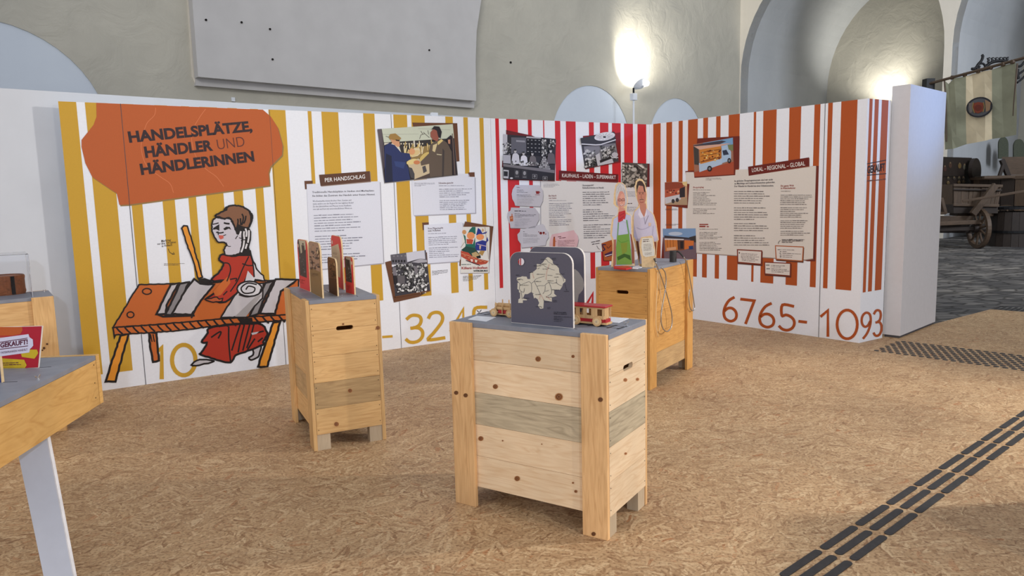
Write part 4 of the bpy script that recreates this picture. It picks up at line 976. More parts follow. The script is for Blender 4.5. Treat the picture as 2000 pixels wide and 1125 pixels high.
z4 = lambda x, y, r: (860 + x/2.393, 600 + y/2.393, r)
knots(c1, plL, [z4(457,242,5.2), z4(620,230,3), z4(257,371,4.6), z4(554,419,7), z4(189,614,4.6), z4(359,801,5), z4(633,861,2.8), z4(291,624,1.4), z4(474,640,1.2), z4(620,821,1.8)])
knots(c1, plP, [z4(74,400,4), z4(118,412,4), z4(748,432,4.5), z4(716,1060,4)], .8)
knots(c1, plS, [z4(865,340,3.6), z4(922,337,3), z4(867,684,2.4)], 1.15)
C2P = Vector((-1.292, 4.508, 0)); e2 = yawv(64.0)
c2 = crate(C2P, e2, .476, .815, .975, 'honey wooden crate stand before the market woman drawing, holding five upright boards', W_honey, weath=(3,), wm=W_mild)
z2b = lambda x, y, r: (530 + x/2.446, 440 + y/2.446, r)
knots(c2, Plane(C2P, e2), [z2b(376,790,4), z2b(311,950,4.5), z2b(509,490,4), z2b(343,472,2)])
C3P = Vector((1.097, 5.752, 0)); L3 = yawv(35.1); e3 = yawv(125.1)
c3 = crate(C3P - e3*.488, e3, .488, .925, .987, 'amber wooden crate stand near the corner, with the two people cutouts on top', W_amber, weath=(4,), wm=W_mild)
C4P = Vector((-3.222, 5.090, 0)); e4 = yawv(-36.2)
c4 = crate(C4P, e4, .48, .90, .975, 'honey wooden crate stand at far left under the clear case', W_honey, weath=())
knots(c4, Plane(C4P, yawv(-126.2)), [(86, 680, 2.5), (92, 672, 2.0), (83, 684, 1.6)], .7)

# wing nut clips
def wing(px, py, z, label):
    p = G(px, py, z)
    bm = B(); M = Matrix.Translation(p) @ Matrix.Rotation(random.uniform(0, 3), 4, 'Z') @ Matrix.Scale(.72, 4)
    lathe(bm, (0, 0, 0), [(.011, 0), (.011, .002), (.006, .003), (.006, .012), (.003, .013)], 12, M)
    for s in (-1, 1): prism(bm, [(s*.004, -.0012, .006), (s*.012, -.0012, .010), (s*.021, -.0012, .022), (s*.017, -.0012, .025), (s*.009, -.0012, .018), (s*.003, -.0012, .013)], (0, .0024, 0), M=M)
    meta(finish('wing_nut', bm, M_chrome, bevel=0), label, 'wing nut')
wing(668, 581, .975, 'shiny wing nut in front of the low brown board on honey crate')
wing(1223, 634, .967, 'shiny wing nut near right corner of the front crate top')
wing(936, 611.5, .967, 'dark shiny wing nut at left end of the front crate top')
wing(1219, 524, .987, 'shiny wing nut beside red folders under the people cutouts')
wing(87, 570, .975, 'shiny wing nut on the back corner of the far left crate')

# ---- map boards
def board(name, label, A, Bp, top_z, z0, outline, face_fn, thick=.012, mat=M_mdf, cat='board', group=None):
    """upright board: outline in unit (0..1 along A-B, 0..1 up); face_fn draws the print"""
    root = thing(name, (A + Bp)/2, label=label, cat=cat, group=group)
    pl = Plane(Vector((A.x, A.y, 0)), Bp - A)
    W_ = (Vector((Bp.x, Bp.y, 0)) - Vector((A.x, A.y, 0))).length; hgt = top_z - z0
    base = A if (Bp - A).dot(pl.u) > 0 else Bp
    pts = [Vector((base.x, base.y, 0)) + pl.u*(u*W_) + Vector((0, 0, z0 + v*hgt)) for u, v in outline]
    bm = B(); prism(bm, pts, -pl.n*thick); finish('board_blank', bm, mat, root)
    face_fn(root, pl, pts); return root
def rnd(r_u, r_v, tl=True, tr=True, n=6):
    o = [(0, 0), (1, 0)]
    o += [(1-r_u+r_u*math.cos(t), 1-r_v+r_v*math.sin(t)) for t in [math.pi/2*i/n for i in range(n+1)]] if tr else [(1, 1)]
    o += [(r_u-r_u*math.sin(t), 1-r_v+r_v*math.cos(t)) for t in [math.pi/2*i/n for i in range(n+1)]] if tl else [(0, 1)]
    return o
SLT = (92, 90, 104)
def facefill(root, pl, pts, col, inset=.002, base=.0006):
    a = Art(pl, base=base, step=.00015)
    c = sum(pts, Vector())/len(pts)
    a.off = base; a.face([p + pl.n*base + (c-p).normalized()*inset for p in pts], col); return a
ZB = ((1000, 480), 6.62)
def map_face(root, pl, pts):
    a = facefill(root, pl, pts, SLT); a.o, a.sc = ZB
    MP = (212, 206, 190); LN = (60, 62, 78)
    a.poly([(455,148),(480,152),(525,190),(530,230),(580,260),(605,290),(612,345),(650,390),(675,425),(693,432),(690,465),(658,490),(650,525),(620,570),(545,570),(545,620),(578,650),(515,668),(515,722),(412,705),(405,810),(365,815),(335,772),(352,740),(330,690),(300,670),(285,682),(270,620),(245,600),(200,625),(165,625),(140,680),(195,695),(190,705),(140,705),(140,740),(80,738),(85,690),(105,680),(105,610),(90,600),(90,570),(70,560),(72,480),(90,475),(60,440),(65,410),(110,405),(130,395),(190,400),(200,430),(235,430),(235,355),(285,330),(320,300),(320,235),(365,240),(400,215),(430,170)], MP)
    for q in ([(445,175),(470,210),(520,235)], [(330,260),(400,250),(440,275),(480,290),(510,305),(550,315)], [(290,455),(310,430),(360,410),(400,400),(420,390)], [(110,510),(150,490),(220,465),(250,485),(285,460)], [(290,460),(320,520),(360,515),(420,515),(445,490),(480,475),(530,485),(570,478),(600,500),(645,520)], [(250,490),(255,560),(250,600),(280,620)], [(320,520),(345,580),(365,625)], [(480,475),(500,530),(510,570),(505,620),(460,650)], [(430,520),(425,580),(400,620)], [(100,510),(95,560),(115,590),(130,680)], [(620,370),(655,410),(670,460)], [(575,430),(575,478)], [(120,590),(150,600),(160,550)], [(430,590),(475,578)], [(65,440),(110,430),(140,445)], [(460,380),(520,385)], [(110,510),(90,480)], [(330,300),(355,285)]): a.curve(q, 4, LN)
    for q in ([(480,240),(460,300),(445,360),(440,440)], [(265,360),(280,420)], [(370,630),(350,690)], [(375,640),(410,700)], [(440,650),(500,700)]): a.curve(q, 4, (206,150,140))
    LB = (36, 36, 48)
    for x, y, w in ((370,180,80),(515,165,50),(515,185,50),(360,240,88),(280,262,95),(510,245,85),(393,303,65),(320,372,105),(218,348,55),(48,382,45),(565,368,112),(545,408,58),(305,465,72),(457,457,80),(122,512,92),(65,442,40),(512,572,95),(670,592,65),(300,632,65),(445,668,75),(145,682,75),(412,728,68),(528,710,50),(528,726,50),(305,790,70),(455,800,40),(455,815,40)):
        a.lines(x, y, [w], 10, 8, LB, up=False)
    a.stroke([(680,490),(700,560)], 3, LB); a.poly(ell(704,570,5,6), LB)
    for x, y in ((435,175),(470,292),(290,458),(475,475),(570,478),(105,508),(365,625),(410,702),(445,660),(380,795),(130,680)): a.poly(ell(x, y, 4.5, 5.5, 8), LB, up=False)
    a.lines(538, 862, [160, 168], 20, 11, LB, slope=.04); a.lines(540, 918, [225, 115, 115, 95], 20, 8, LB, slope=.04)
    a.poly(ell(118,207,40,46,18), (226,222,230)); a.poly([(118,161),(118,253),(100,248),(84,230),(78,207),(84,184),(100,166)], (176,40,44)); a.poly([(96,168),(104,163),(104,251),(96,246)], (226,222,230))
    a.done('map_print', root)
zt1 = .967
mA, mB = G(998.7, 629.9, zt1), G(1120, 641.4, zt1)
board('map_board', 'front slate grey board with a cream district map on the front crate', mA, mB, 1.322, zt1, rnd(.15, .14), map_face)
def map2(root, pl, pts):
    a = facefill(root, pl, pts, SLT); a.o, a.sc = (860, 460), 4.327
    a.poly([(1100,290),(1140,285),(1170,310),(1205,365),(1215,420),(1205,460),(1170,500),(1160,560),(1140,575),(1060,580),(1060,300)], (160,156,152)); a.done('map_print', root)
dBk = Vector((mB.x-mA.x, mB.y-mA.y, 0)).normalized(); nBk = Plane(mA, dBk).n
mB2 = G(1142.5, 628, zt1); 
board('map_board', 'rear slate grey board with a pale rounded shape, behind the map board', mB2 - dBk*.325, mB2, 1.335, zt1, rnd(.15, .14), map2)

# cards and printed track on the front crate top
def flatcard(name, pts, z, label, col, parent=None, th=.002, cat='card'):
    bm = B(); prism(bm, [G(x, y, z) for x, y in pts], (0, 0, th)); o = finish(name, bm, col, parent)
    if parent is None: meta(o, label, cat)
    return o
M_card = plain('white_card', rgb(232,234,240), 0.4)
M_red = plain('red_card', rgb(196,42,44), 0.4)
flatcard('info_card', [(914,624),(931,617.5),(969,620),(950,628)], zt1, 'small white card left of the toy log wagon on front crate', M_card)
flatcard('info_card', [(1189,619),(1228,622.5),(1208,631),(1187,629)], zt1, 'white card behind the red roofed toy wagon', M_card)
a = Art(Flat(zt1), base=.0008, step=0)
T0, T1 = G(942, 611, zt1), G(1215, 640, zt1)
trk = (T1 - T0); tl = trk.length; td = trk.normalized(); tn = Vector((-td.y, td.x, 0))
def flatq(c, dx, dy): return [c - td*dx - tn*dy + Vector((0,0,.0008)), c + td*dx - tn*dy + Vector((0,0,.0008)), c + td*dx + tn*dy + Vector((0,0,.0008)), c - td*dx + tn*dy + Vector((0,0,.0008))]
for i in range(17): a.face(flatq(T0 + td*(tl*i/16), .006, .045), (40, 40, 48))
for s in (-1, 1): a.face(flatq((T0+T1)/2 + tn*s*.026, tl/2, .0022), (40, 40, 48))
a.done('printed_track', c1)
# slots
def slot(root, pts, z, w=.004):
    p, q = G(*pts[0], z), G(*pts[1], z); d = (q-p).normalized(); n = Vector((-d.y, d.x, 0))*w/2
    bm = B(); prism(bm, [p-n, q-n, q+n, p+n], (0, 0, .0006)); finish('slot', bm, M_dark, root)
slot(c2, ((634, 566.5), (643, 571)), .975); slot(c2, ((696, 577.5), (699, 579)), .975); slot(c1, ((1121, 642), (1127, 643)), zt1)

# ---- toys
def wheel(root, c, ax, r, w, name='wheel'):
    bm = B(); cyl(bm, c - ax*w/2, c + ax*w/2, r, n=24); o = finish(name, bm, W_toy['x'], root, bevel=.0015)
    bm = B(); cyl(bm, c - ax*(w/2+.001), c + ax*(w/2+.001), r*.62, n=20); finish('hub', bm, M_edge, o)
    bm = B(); cyl(bm, c - ax*(w/2+.004), c + ax*(w/2+.004), r*.12, n=10); finish('axle_cap', bm, M_chrome, o)
def toyframe(px, py, dirv):
    p = G(px, py, zt1); x = dirv.normalized(); y = Vector((-x.y, x.x, 0))
    M = Matrix(((x.x, y.x, 0, p.x), (x.y, y.y, 0, p.y), (0, 0, 1, p.z), (0, 0, 0, 1))); return M
# wagon: local x towards its right end, y away from the viewer
tdir = (G(1166, 637, zt1) - G(1123.5, 632, zt1)).normalized()
tdir = (dBk*1.0)
Mw = toyframe(1166, 637.5, tdir)
wg = thing('toy_wagon', Mw.translation, mat=Mw, label='wooden toy passenger wagon with red roof, right of the map board', cat='toy')
def bx(name, a, b, mat, root, M, bev=.001):
    bm = B(); box(bm, a, b, M); return finish(name, bm, mat, root, bevel=bev)
ln = .205; x0_, x1_ = -.16, .036
bx('chassis', (x0_, .008, .008), (x1_+.012, .066, .018), W_toy['x'], wg, Mw); bx('red_belt', (x0_, .006, .018), (x1_-.004, .068, .034), M_toyred, wg, Mw); 
bm = B()                                     # body with real window openings
zb_, zt_ = .034, .090
def wallpiece(a, b): box(bm, a, b, Mw)
for y0, y1 in ((.006, .010), (.064, .068)):
    xs = [(x0_, -.140), (-.118, -.098), (-.078, -.060), (-.034, -.002), (.024, .036)]
    wallpiece((x0_, y0, zb_), (x1_-.004, y1, zb_+.016)); wallpiece((x0_, y0, zt_-.008), (x1_-.004, y1, zt_))
    for s, e in xs: wallpiece((s, y0, zb_+.016), (e, y1, zt_-.008))
wallpiece((x1_-.008, .010, zb_), (x1_-.004, .064, zt_)); wallpiece((x0_, .010, zb_), (x0_+.004, .064, zt_)); wallpiece((x0_, .010, zb_), (x1_-.008, .064, zb_+.003))
finish('body', bm, W_toy['z'], wg)
bx('roof', (x0_-.006, -.002, zt_), (x1_+.010, .076, zt_+.008), M_toyred, wg, Mw, .002)
bx('buffer_step', (x1_-.004, .012, .016), (x1_+.006, .062, .034), M_toyred, wg, Mw)
bm = B(); cyl(bm, Mw @ Vector((x1_+.003, .066, .034)), Mw @ Vector((x1_+.003, .066, zt_)), .002, n=8); cyl(bm, Mw @ Vector((x1_+.003, .010, .034)), Mw @ Vector((x1_+.003, .010, zt_)), .0015, n=8); finish('corner_post', bm, W_toy['z'], wg)
yax = (Mw.to_3x3() @ Vector((0, 1, 0)))
for x in (0.0, -.115):
    for y in (0.0, .074): wheel(wg, Mw @ Vector((x, y, .0235)), yax, .0235, .009)
# log wagon on the left
Ml = toyframe(965.6, 617.8, dBk)
lw = thing('toy_log_wagon', Ml.translation, mat=Ml, label='wooden toy log wagon with red belly, left of the map board', cat='toy')
bx('chassis', (-.022, .010, .008), (.135, .060, .016), W_toy['x'], lw, Ml); bx('red_belly', (.020, .006, .018), (.082, .064, .034), M_toyred, lw, Ml)
bx('drawbar', (-.052, .028, .016), (-.018, .040, .024), W_toy['x'], lw, Ml)
for k, (y, z) in enumerate(((.016, .042), (.035, .042), (.054, .042), (.026, .058), (.045, .058))):
    bm = B(); cyl(bm, Ml @ Vector((-.004 - .004*(k % 2), y, z)), Ml @ Vector((.135, y, z)), .0095, n=12); finish('log', bm, W_toy['x'], lw)
for x in (.008, .050, .100):
    for y in (.003, .067):
        bm = B(); cyl(bm, Ml @ Vector((x, y, .016)), Ml @ Vector((x, y, .074 if y < .01 else .082)), .0032, n=8); finish('stake', bm, W_toy['z'], lw)
bx('headstock', (-.006, .004, .024), (.004, .066, .034), W_toy['y'], lw, Ml)
for x in (0.0, .10):
    for y in (-.004, .072): wheel(lw, Ml @ Vector((x, y, .0215)), Ml.to_3x3() @ Vector((0, 1, 0)), .0215, .008)

# ---- boards on the honey crate
ZQ = ((575, 450), 7.496); q2 = lambda x, y: (575 + x/7.496, 450 + y/7.496)
z2_ = .975
GRP = None
class QuadMap:
    """maps the crop coordinates of a leaning board onto the real upright rectangle"""
    def __init__(s, pl, bl, br, tl, tr, base_pt, wid, z0, z1): s.__dict__.update(pl=pl, bl=bl, br=br, tl=tl, tr=tr, b=base_pt, w=wid, z0=z0, z1=z1)
    def px(s, x, y, off=0.0):
        x, y = (x - 575)*7.496, (y - 450)*7.496
        u, v = .5, .5
        for _ in range(6):
            v = ((s.bl[1]*(1-u)+s.br[1]*u) - y)/((s.bl[1]*(1-u)+s.br[1]*u) - (s.tl[1]*(1-u)+s.tr[1]*u))
            xl, xr = s.bl[0]*(1-v)+s.tl[0]*v, s.br[0]*(1-v)+s.tr[0]*v; u = (x-xl)/(xr-xl)
        u = min(.985, max(.015, u)); v = min(.992, max(.004, v))
        return s.b + s.pl.u*(u*s.w) + s.pl.n*off + Vector((0, 0, s.z0 + v*(s.z1-s.z0)))
def ub(label, bl, br, topz, draw, tl, tr, fill, th=.010):
    A, Bq = G(*q2(*bl), z2_), G(*q2(*br), z2_)
    r_v = .16*(Bq-A).length/(topz-z2_)*1.0
    def f(root, pl, pts):
        a = facefill(root, pl, pts, fill)
        a.pl = QuadMap(pl, bl, br, tl, tr, Vector((A.x, A.y, 0)), (Bq-A).length, z2_, topz); a.o, a.sc = ZQ; draw(a, pts, pl); a.done('print', root)
    return board('upright_board', label, A, Bq, topz, z2_, rnd(.16, r_v), f, th, M_edge)
def d1(a, pts, pl):
    a.poly([(92,128),(203,128),(206,180),(195,690),(96,655),(98,330),(88,200)], (64,58,56)); a.poly([(108,128),(205,128),(203,260),(160,300),(128,330),(118,200)], (196,186,160)); a.poly([(145,200),(185,200),(192,330),(150,320)], (60,54,50)); a.poly(ell(168,182,11,14), (60,54,50)); a.poly(ell(97,215,8,28), (226,196,166)); crowd(a, 105, 190, 400, 660, 14, 30, 60, 110); a.lines(96, 720, [75,45,60], 22, 10, (120,30,30), slope=.2)
ub('tall red board with a statue photograph, leftmost of the five upright boards', (80,840), (232,900), 1.327, d1, (80,118), (228,122), (222,66,64))
def d2(a, pts, pl):
    a.poly([(245,905),(256,540),(400,590),(410,990)], (140,110,66)); 
    a.poly([(256,540),(262,180),(278,155),(388,160),(408,205),(404,590)], (172,136,110)); random.seed(9); crowd(a, 275, 395, 200, 560, 44, 34, 60, 190, tint=(1, .84, .72)); a.poly(ell(402,290,8,28), (226,196,150)); a.lines(282, 620, [95,95,40], 19, 8, (90,66,40), slope=.1)
ub('tall olive brown board with a crowd photograph, second upright board', (245,905), (412,995), 1.326, d2, (258,150), (415,155), (150,118,72))
def d4(a, pts, pl):
    a.poly([(568,262),(700,212),(722,350),(706,560),(688,700),(600,640),(568,420)], (206,190,160)); a.lines(600, 345, [72,60], 16, 7, (110,80,64), slope=.1); a.poly(ell(597,198,10,28), (226,200,190)); a.lines(625,400,[60,60,50,55,60],24,6,(150,130,110),slope=.15)
ub('tallest red board with a torn paper print, rearmost of the five boards', (570,790), (722,870), 1.342, d4, (574,98), (752,110), (222,66,64))
def d3(a, pts, pl):
    a.poly([(510,905),(535,400),(562,384),(638,398),(650,430),(632,960)], (104,72,50)); a.poly([(540,420),(560,392),(636,402),(640,700),(530,690)], (134,100,72)); random.seed(4); crowd(a, 545, 632, 450, 680, 30, 30, 50, 150, tint=(1, .8, .62)); a.poly(ell(641,480,7,26), (226,196,150))
ub('short dark brown board in front of the tallest red one', (510,905), (632,965), 1.218, d3, (532,380), (655,398), (116,80,56))
def d5(a, pts, pl):
    a.poly([(785,400),(800,375),(880,390),(862,765),(778,740)], (76,66,62)); a.poly([(800,380),(880,392),(876,470),(868,640),(862,560),(855,430),(805,410)], (180,164,150)); a.poly([(810,420),(860,425),(852,520),(806,510)], (52,46,46)); crowd(a, 790, 855, 540, 740, 14, 28, 60, 130); a.poly(ell(890,470,9,28), (226,196,166)); a.lines(784, 800, [52,48,40,30], 20, 8, (120,30,30), slope=.2)
ub('short red board with a house photograph, rightmost of the five boards', (755,910), (880,942), 1.222, d5, (775,368), (905,386), (222,66,64))

# ---- people cutouts on the amber crate
z3_ = .987
ZW = ((1180, 340), 5.925); w2p = lambda x, y: (1180 + x/5.925, 340 + y/5.925)
def cutout(name, label, outline, inner, draw, basept, yaw, cat='cutout', th=.014, offx=6):
    b0 = G(*w2p(*basept), z3_); pl = Plane(Vector((b0.x, b0.y, 0)), yawv(yaw))
    root = thing(name, b0, label=label, cat=cat)
    pts = [pl.px(*w2p(x, y)) for x, y in outline]
    for p in pts:
        if p.z < z3_+.012: p.z = z3_
    bm = B(); prism(bm, pts, -pl.n*th); finish('plywood_blank', bm, M_edge, root)
    a = Art(pl, *ZW, base=.0008, step=.00015); draw(a); a.done('portrait_print', root); return root
WOM = [(160,95),(205,97),(240,128),(260,210),(270,310),(258,380),(252,440),(310,478),(318,560),(322,700),(345,850),(352,1060),(80,1085),(96,900),(95,800),(85,742),(70,712),(75,620),(95,510),(150,480),(162,440),(160,390),(130,372),(107,345),(112,230),(130,130)]
def dw(a):
    SK = (214,150,134)
    a.poly([(110,520),(168,480),(240,462),(310,480),(314,700),(340,850),(345,1040),(105,1070),(112,760),(90,705)], (196,200,228))
    a.poly([(110,760),(138,755),(136,1050),(104,1068)], (176,112,92)); a.poly([(300,690),(316,700),(345,860),(350,1035),(322,1035),(312,800)], (150,90,72))
    a.poly([(172,395),(238,395),(240,470),(200,520),(168,470)], SK)
    a.poly([(140,150),(165,112),(200,104),(232,122),(252,190),(266,300),(262,350),(238,372),(165,378),(140,355),(132,250)], (196,192,194)); a.poly([(135,250),(150,230),(160,370),(142,355)], (168,162,166))
    a.poly(ell(198,300,46,104,22), SK); a.poly(ell(210,310,30,84,18), (226,166,146))
    a.poly([(148,160),(190,112),(196,140),(178,200),(158,262),(140,330),(134,240)], (206,203,204)); a.poly([(190,112),(240,148),(258,235),(262,340),(244,320),(236,240),(214,180),(196,140)], (212,209,210))
    for q in ([(160,170),(190,130)], [(150,220),(172,170)], [(220,160),(240,230)], [(236,180),(250,280)]): a.stroke(q, 4, (160,155,160))
    a.stroke(ell(180,300,17,15), 5, (120,60,70), closed=True); a.stroke(ell(222,297,17,15), 5, (120,60,70), closed=True); a.poly(ell(180,300,5,4), (60,40,44)); a.poly(ell(222,297,5,4), (60,40,44)); a.stroke([(202,300),(206,335)], 5, (190,120,104)); a.curve([(178,352),(200,364),(224,352)], 9, (240,230,226)); a.curve([(174,348),(200,368),(228,350)], 4, (150,50,56))
    a.poly([(168,440),(242,420),(250,470),(240,520),(200,545),(163,560),(160,490)], (196,54,60)); a.stroke([(180,480),(235,450)], 6, (150,34,44)); a.stroke([(175,530),(225,490)], 6, (150,34,44)); a.poly([(222,520),(255,530),(270,560),(215,545)], (206,210,236))
    a.poly([(160,560),(170,560),(160,710),(150,712)], (104,160,90)); a.poly([(252,530),(266,530),(292,690),(280,695)], (104,160,90))
    a.poly([(150,710),(290,690),(300,800),(312,900),(322,1045),(142,1050),(138,850)], (118,164,72)); a.poly([(190,800),(270,790),(262,900),(210,930)], (132,150,56)); a.poly([(150,960),(230,920),(300,940),(310,1000),(240,960),(160,1000)], (60,100,40)); a.curve([(160,760),(200,790),(280,770)], 5, (80,140,50))
cutout('woman_cutout', 'plywood cutout portrait of a person with white bob hair and green apron', WOM, None, dw, (215, 1078), 112)
MAN = [(400,50),(440,62),(472,120),(488,200),(492,240),(490,330),(495,400),(570,465),(600,560),(628,760),(612,792),(605,890),(598,1000),(590,1050),(400,1062),(392,960),(370,880),(350,790),(330,742),(322,650),(325,500),(345,430),(402,362),(388,320),(362,250),(355,150),(365,82)]
def dm(a):
    SK = (196,132,112)
    a.poly([(342,500),(350,440),(410,385),(490,395),(565,470),(598,600),(622,760),(600,780),(565,780),(560,1030),(410,1040),(395,940),(372,770),(342,720)], (206,202,226)); a.poly([(345,560),(360,640),(400,780),(372,770),(342,720)], (176,176,210))
    a.poly([(368,775),(396,775),(412,900),(410,1040),(395,950)], (110,66,50)); a.poly([(575,785),(605,785),(600,930),(580,960)], (150,92,72))
    a.poly([(412,340),(482,340),(492,440),(460,500),(415,420)], SK); a.poly(ell(433,245,52,122,22), SK); a.poly([(372,140),(385,90),(410,75),(440,85),(468,130),(478,215),(462,200),(450,140),(400,130),(385,180),(378,230)], (66,48,46)); a.poly(ell(478,235,10,24), SK)
    for x in (412, 448): a.poly(ell(x, 228, 8, 5), (60,40,40)); a.stroke([(x-13, 212), (x+13, 209)], 5, (80,56,50))
    a.stroke([(430,228),(427,275),(440,280)], 5, (160,96,80)); a.curve([(412,298),(432,292),(455,296)], 8, (110,80,70)); a.curve([(415,322),(435,328),(455,320)], 6, (150,70,66))
    a.poly([(408,385),(392,470),(420,515),(460,498),(428,440)], (226,222,240)); a.poly([(490,395),(498,470),(462,505),(480,440)], (226,222,240)); a.stroke([(462,505),(475,580)], 5, (150,146,170)); a.stroke([(475,575),(512,480)], 4, (120,110,120)); a.poly([(515,560),(545,565),(540,605),(512,598)], (222,196,176)); a.curve([(380,620),(440,640),(520,610)], 5, (176,172,200)); a.curve([(570,600),(560,700),(575,780)], 5, (176,172,200))
cutout('man_cutout', 'plywood cutout portrait of a person with dark hair and white polo shirt', MAN, None, dm, (500, 1065), 112)
SGN = [(430,730),(550,712),(562,738),(585,880),(588,950),(570,1068),(436,1070),(430,960),(412,900),(405,800),(418,762)]
def ds(a):
    a.poly([(438,742),(560,738),(570,850),(584,880),(582,945),(480,960),(448,940),(430,840)], (226,224,214)); a.lines(448, 765, [72, 76], 22, 13, (104,88,84), slope=-.08); a.lines(455, 815, [85,92,90,95,88,92,90,88], 10.5, 5, (120,118,112), slope=-.05); a.lines(468, 915, [85,80,85], 11, 5, (120,118,112), slope=-.08)
cutout('sign_board', 'small plywood sign with white text sheet standing before the person in polo shirt', SGN, None, ds, (510, 1080), 118, cat='sign', th=.012)
# red folder and leaflet
bm = B(); prism(bm, [G(*w2p(x, y), z3_) for x, y in ((108,1080),(280,1082),(320,1098),(255,1112),(112,1098))], (0, 0, .014)); meta(finish('folder', bm, M_red, bevel=.002), 'small red folders lying before the cutout in green apron', 'folder')
bm = B(); prism(bm, [G(*w2p(x, y), z3_) for x, y in ((335,1072),(400,1062),(440,1082),(380,1098),(325,1096))], (0, 0, .004)); meta(finish('leaflet', bm, M_card), 'white leaflet lying beside the small red folders', 'leaflet')
# audio handsets: black cup + flexible metal hose
M_hose = plain('flexible_steel_hose', rgb(176,174,172), 0.35, metal=0.9, var=.05, scale=300)
def handset(px, py, hgt, rpx, label, hose, gland, extra=()):
    p = G(px, py, z3_); root = thing('audio_handset', p, label=label, cat='audio handset')
    bm = B(); cyl(bm, p + Vector((0, 0, .0)), p + Vector((0, 0, hgt)), .030, .030, 24); finish('black_cup', bm, M_black, root, bevel=.003)
    bm = B(); tube(bm, smoothpath(gland, 4), .0075, 8); finish('cable_gland', bm, M_black, root, smooth=True)
    bm = B(); tube(bm, smoothpath(hose, 8), .0050, 8); finish('steel_hose', bm, M_hose, root, smooth=True)
    for e in extra:
        bm = B(); tube(bm, smoothpath(e, 6), .0032, 6); finish('cord', bm, M_edge, root, smooth=True)
ZC = lambda x, y: (1160 + x/5.624, 480 + y/5.624)
c3r = C3P; n3 = Plane(C3P, L3).n; pl3 = Plane(C3P + n3*.008, L3)
H_ = lambda pts, o=.012: [pl3.px(*ZC(x, y), o) for x, y in pts]
pc1 = G(1267.5, 521.5, z3_); 
handset(1267.5, 521.5, .098, 8, 'black cup shaped handset with long looped steel hose, nearer one on amber crate', [pc1 + Vector((.03, .0, .075)) + n3*.03] + H_([(680,180),(700,240),(735,330),(775,450),(810,570),(845,700),(858,800),(850,890),(810,940),(770,925),(742,860),(738,760),(755,640),(780,500),(792,380),(780,290),(740,240)]),
        [pc1 + Vector((.02, .0, .08)), pc1 + Vector((.035, -.012, .078)), pl3.px(*ZC(680, 180), .012)],
        [H_([(700,290),(695,450),(685,620),(680,800),(685,900),(705,1000)], .008), H_([(712,290),(725,450),(738,620),(735,800),(712,950)], .006)])
pc2 = G(1314.5, 511.5, z3_)
handset(1314.5, 511.5, .098, 7, 'black cup shaped handset with hanging steel hose, farther one on amber crate', [pc2 + Vector((.05, -.01, .085))] + H_([(990,130),(1020,190),(1040,280),(1062,400),(1085,530),(1098,620),(1105,680),(1090,712),(1065,700),(1048,640),(1042,560),(1050,480)]),
        [pc2 + Vector((.02, .0, .085)), pc2 + Vector((.045, -.01, .088)), pl3.px(*ZC(985, 125), .012)])

# ---- clear case with round wooden box on the far left crate
t = NT('clear_acrylic', 0.05); t.b.inputs['Transmission Weight'].default_value = 1.0; t.b.inputs['IOR'].default_value = 1.12; t.b.inputs['Base Color'].default_value = (.97, .98, 1, 1); M_acr = t.m
z4_ = .975
ca = G(64, 581, z4_); l4 = yawv(-126.2); s4 = yawv(-36.2)
ca = ca + s4*.03
root = thing('display_case', ca, label='clear acrylic case covering the round brown box', cat='display case')
cw, cdp, chh = .60, .36, .30
def pane(a, b, z0, z1, th, name='acrylic_pane'):
    d = (b-a).normalized(); n = Vector((-d.y, d.x, 0))*th; bm = B(); prism(bm, [a+Vector((0,0,z0)), b+Vector((0,0,z0)), b+n+Vector((0,0,z0)), a+n+Vector((0,0,z0))], (0, 0, z1-z0)); finish(name, bm, M_acr, root)
q = [Vector((ca.x, ca.y, 0)), Vector((ca.x, ca.y, 0)) + l4*cw, Vector((ca.x, ca.y, 0)) + l4*cw + s4*cdp, Vector((ca.x, ca.y, 0)) + s4*cdp]
for i in range(4): pane(q[i], q[(i+1) % 4], z4_, z4_+chh, .004)
bm = B(); prism(bm, [p + Vector((0,0,z4_+chh)) for p in q], (0, 0, .004)); finish('acrylic_lid', bm, M_acr, root)
bm = B(); d = (q[0]-q[1]).normalized(); prism(bm, [q[0]+Vector((0,0,z4_)), q[0]+d*.004+Vector((0,0,z4_)), q[0]+d*.004+s4*.004+Vector((0,0,z4_)), q[0]+s4*.004+Vector((0,0,z4_))], (0, 0, .20)); finish('edge_strip', bm, M_card, root)
bc = G(14, 577, z4_) + s4*.11
root = thing('round_wooden_box', (bc.x, bc.y, z4_), label='old round brown bentwood measure box inside the clear case', cat='box')
M_bent = wood('bent_brown_wood', rgb(150,88,52), rgb(86,50,32), 'x', contrast=1.2)
bm = B(); lathe(bm, (bc.x, bc.y, z4_), [(.118, 0), (.120, .01), (.120, .135), (.116, .138), (.110, .138), (.108, .012)], 40); finish('bent_wall', bm, M_bent, root, smooth=False)
bm = B(); lathe(bm, (bc.x, bc.y, z4_), [(.1225, .012), (.1225, .03)], 40); finish('hoop', bm, M_bent, root)
bm = B(); lathe(bm, (bc.x, bc.y, z4_), [(.1225, .112), (.1225, .132)], 40); finish('hoop', bm, M_bent, root)
bm = B(); dd = (O - Vector((bc.x, bc.y, z4_))); dd.z = 0; dd.normalize(); rt = Vector((-dd.y, dd.x, 0)); pa = Vector((bc.x, bc.y, z4_)) + (dd*.93 - rt*.36*-1).normalized()*.1225
box(bm, (-.012, -.004, .004), (.012, .003, .134), Matrix.Translation(pa) @ Matrix.Rotation(math.atan2(rt.y, rt.x), 4, 'Z')); finish('iron_strap', bm, M_iron, root)

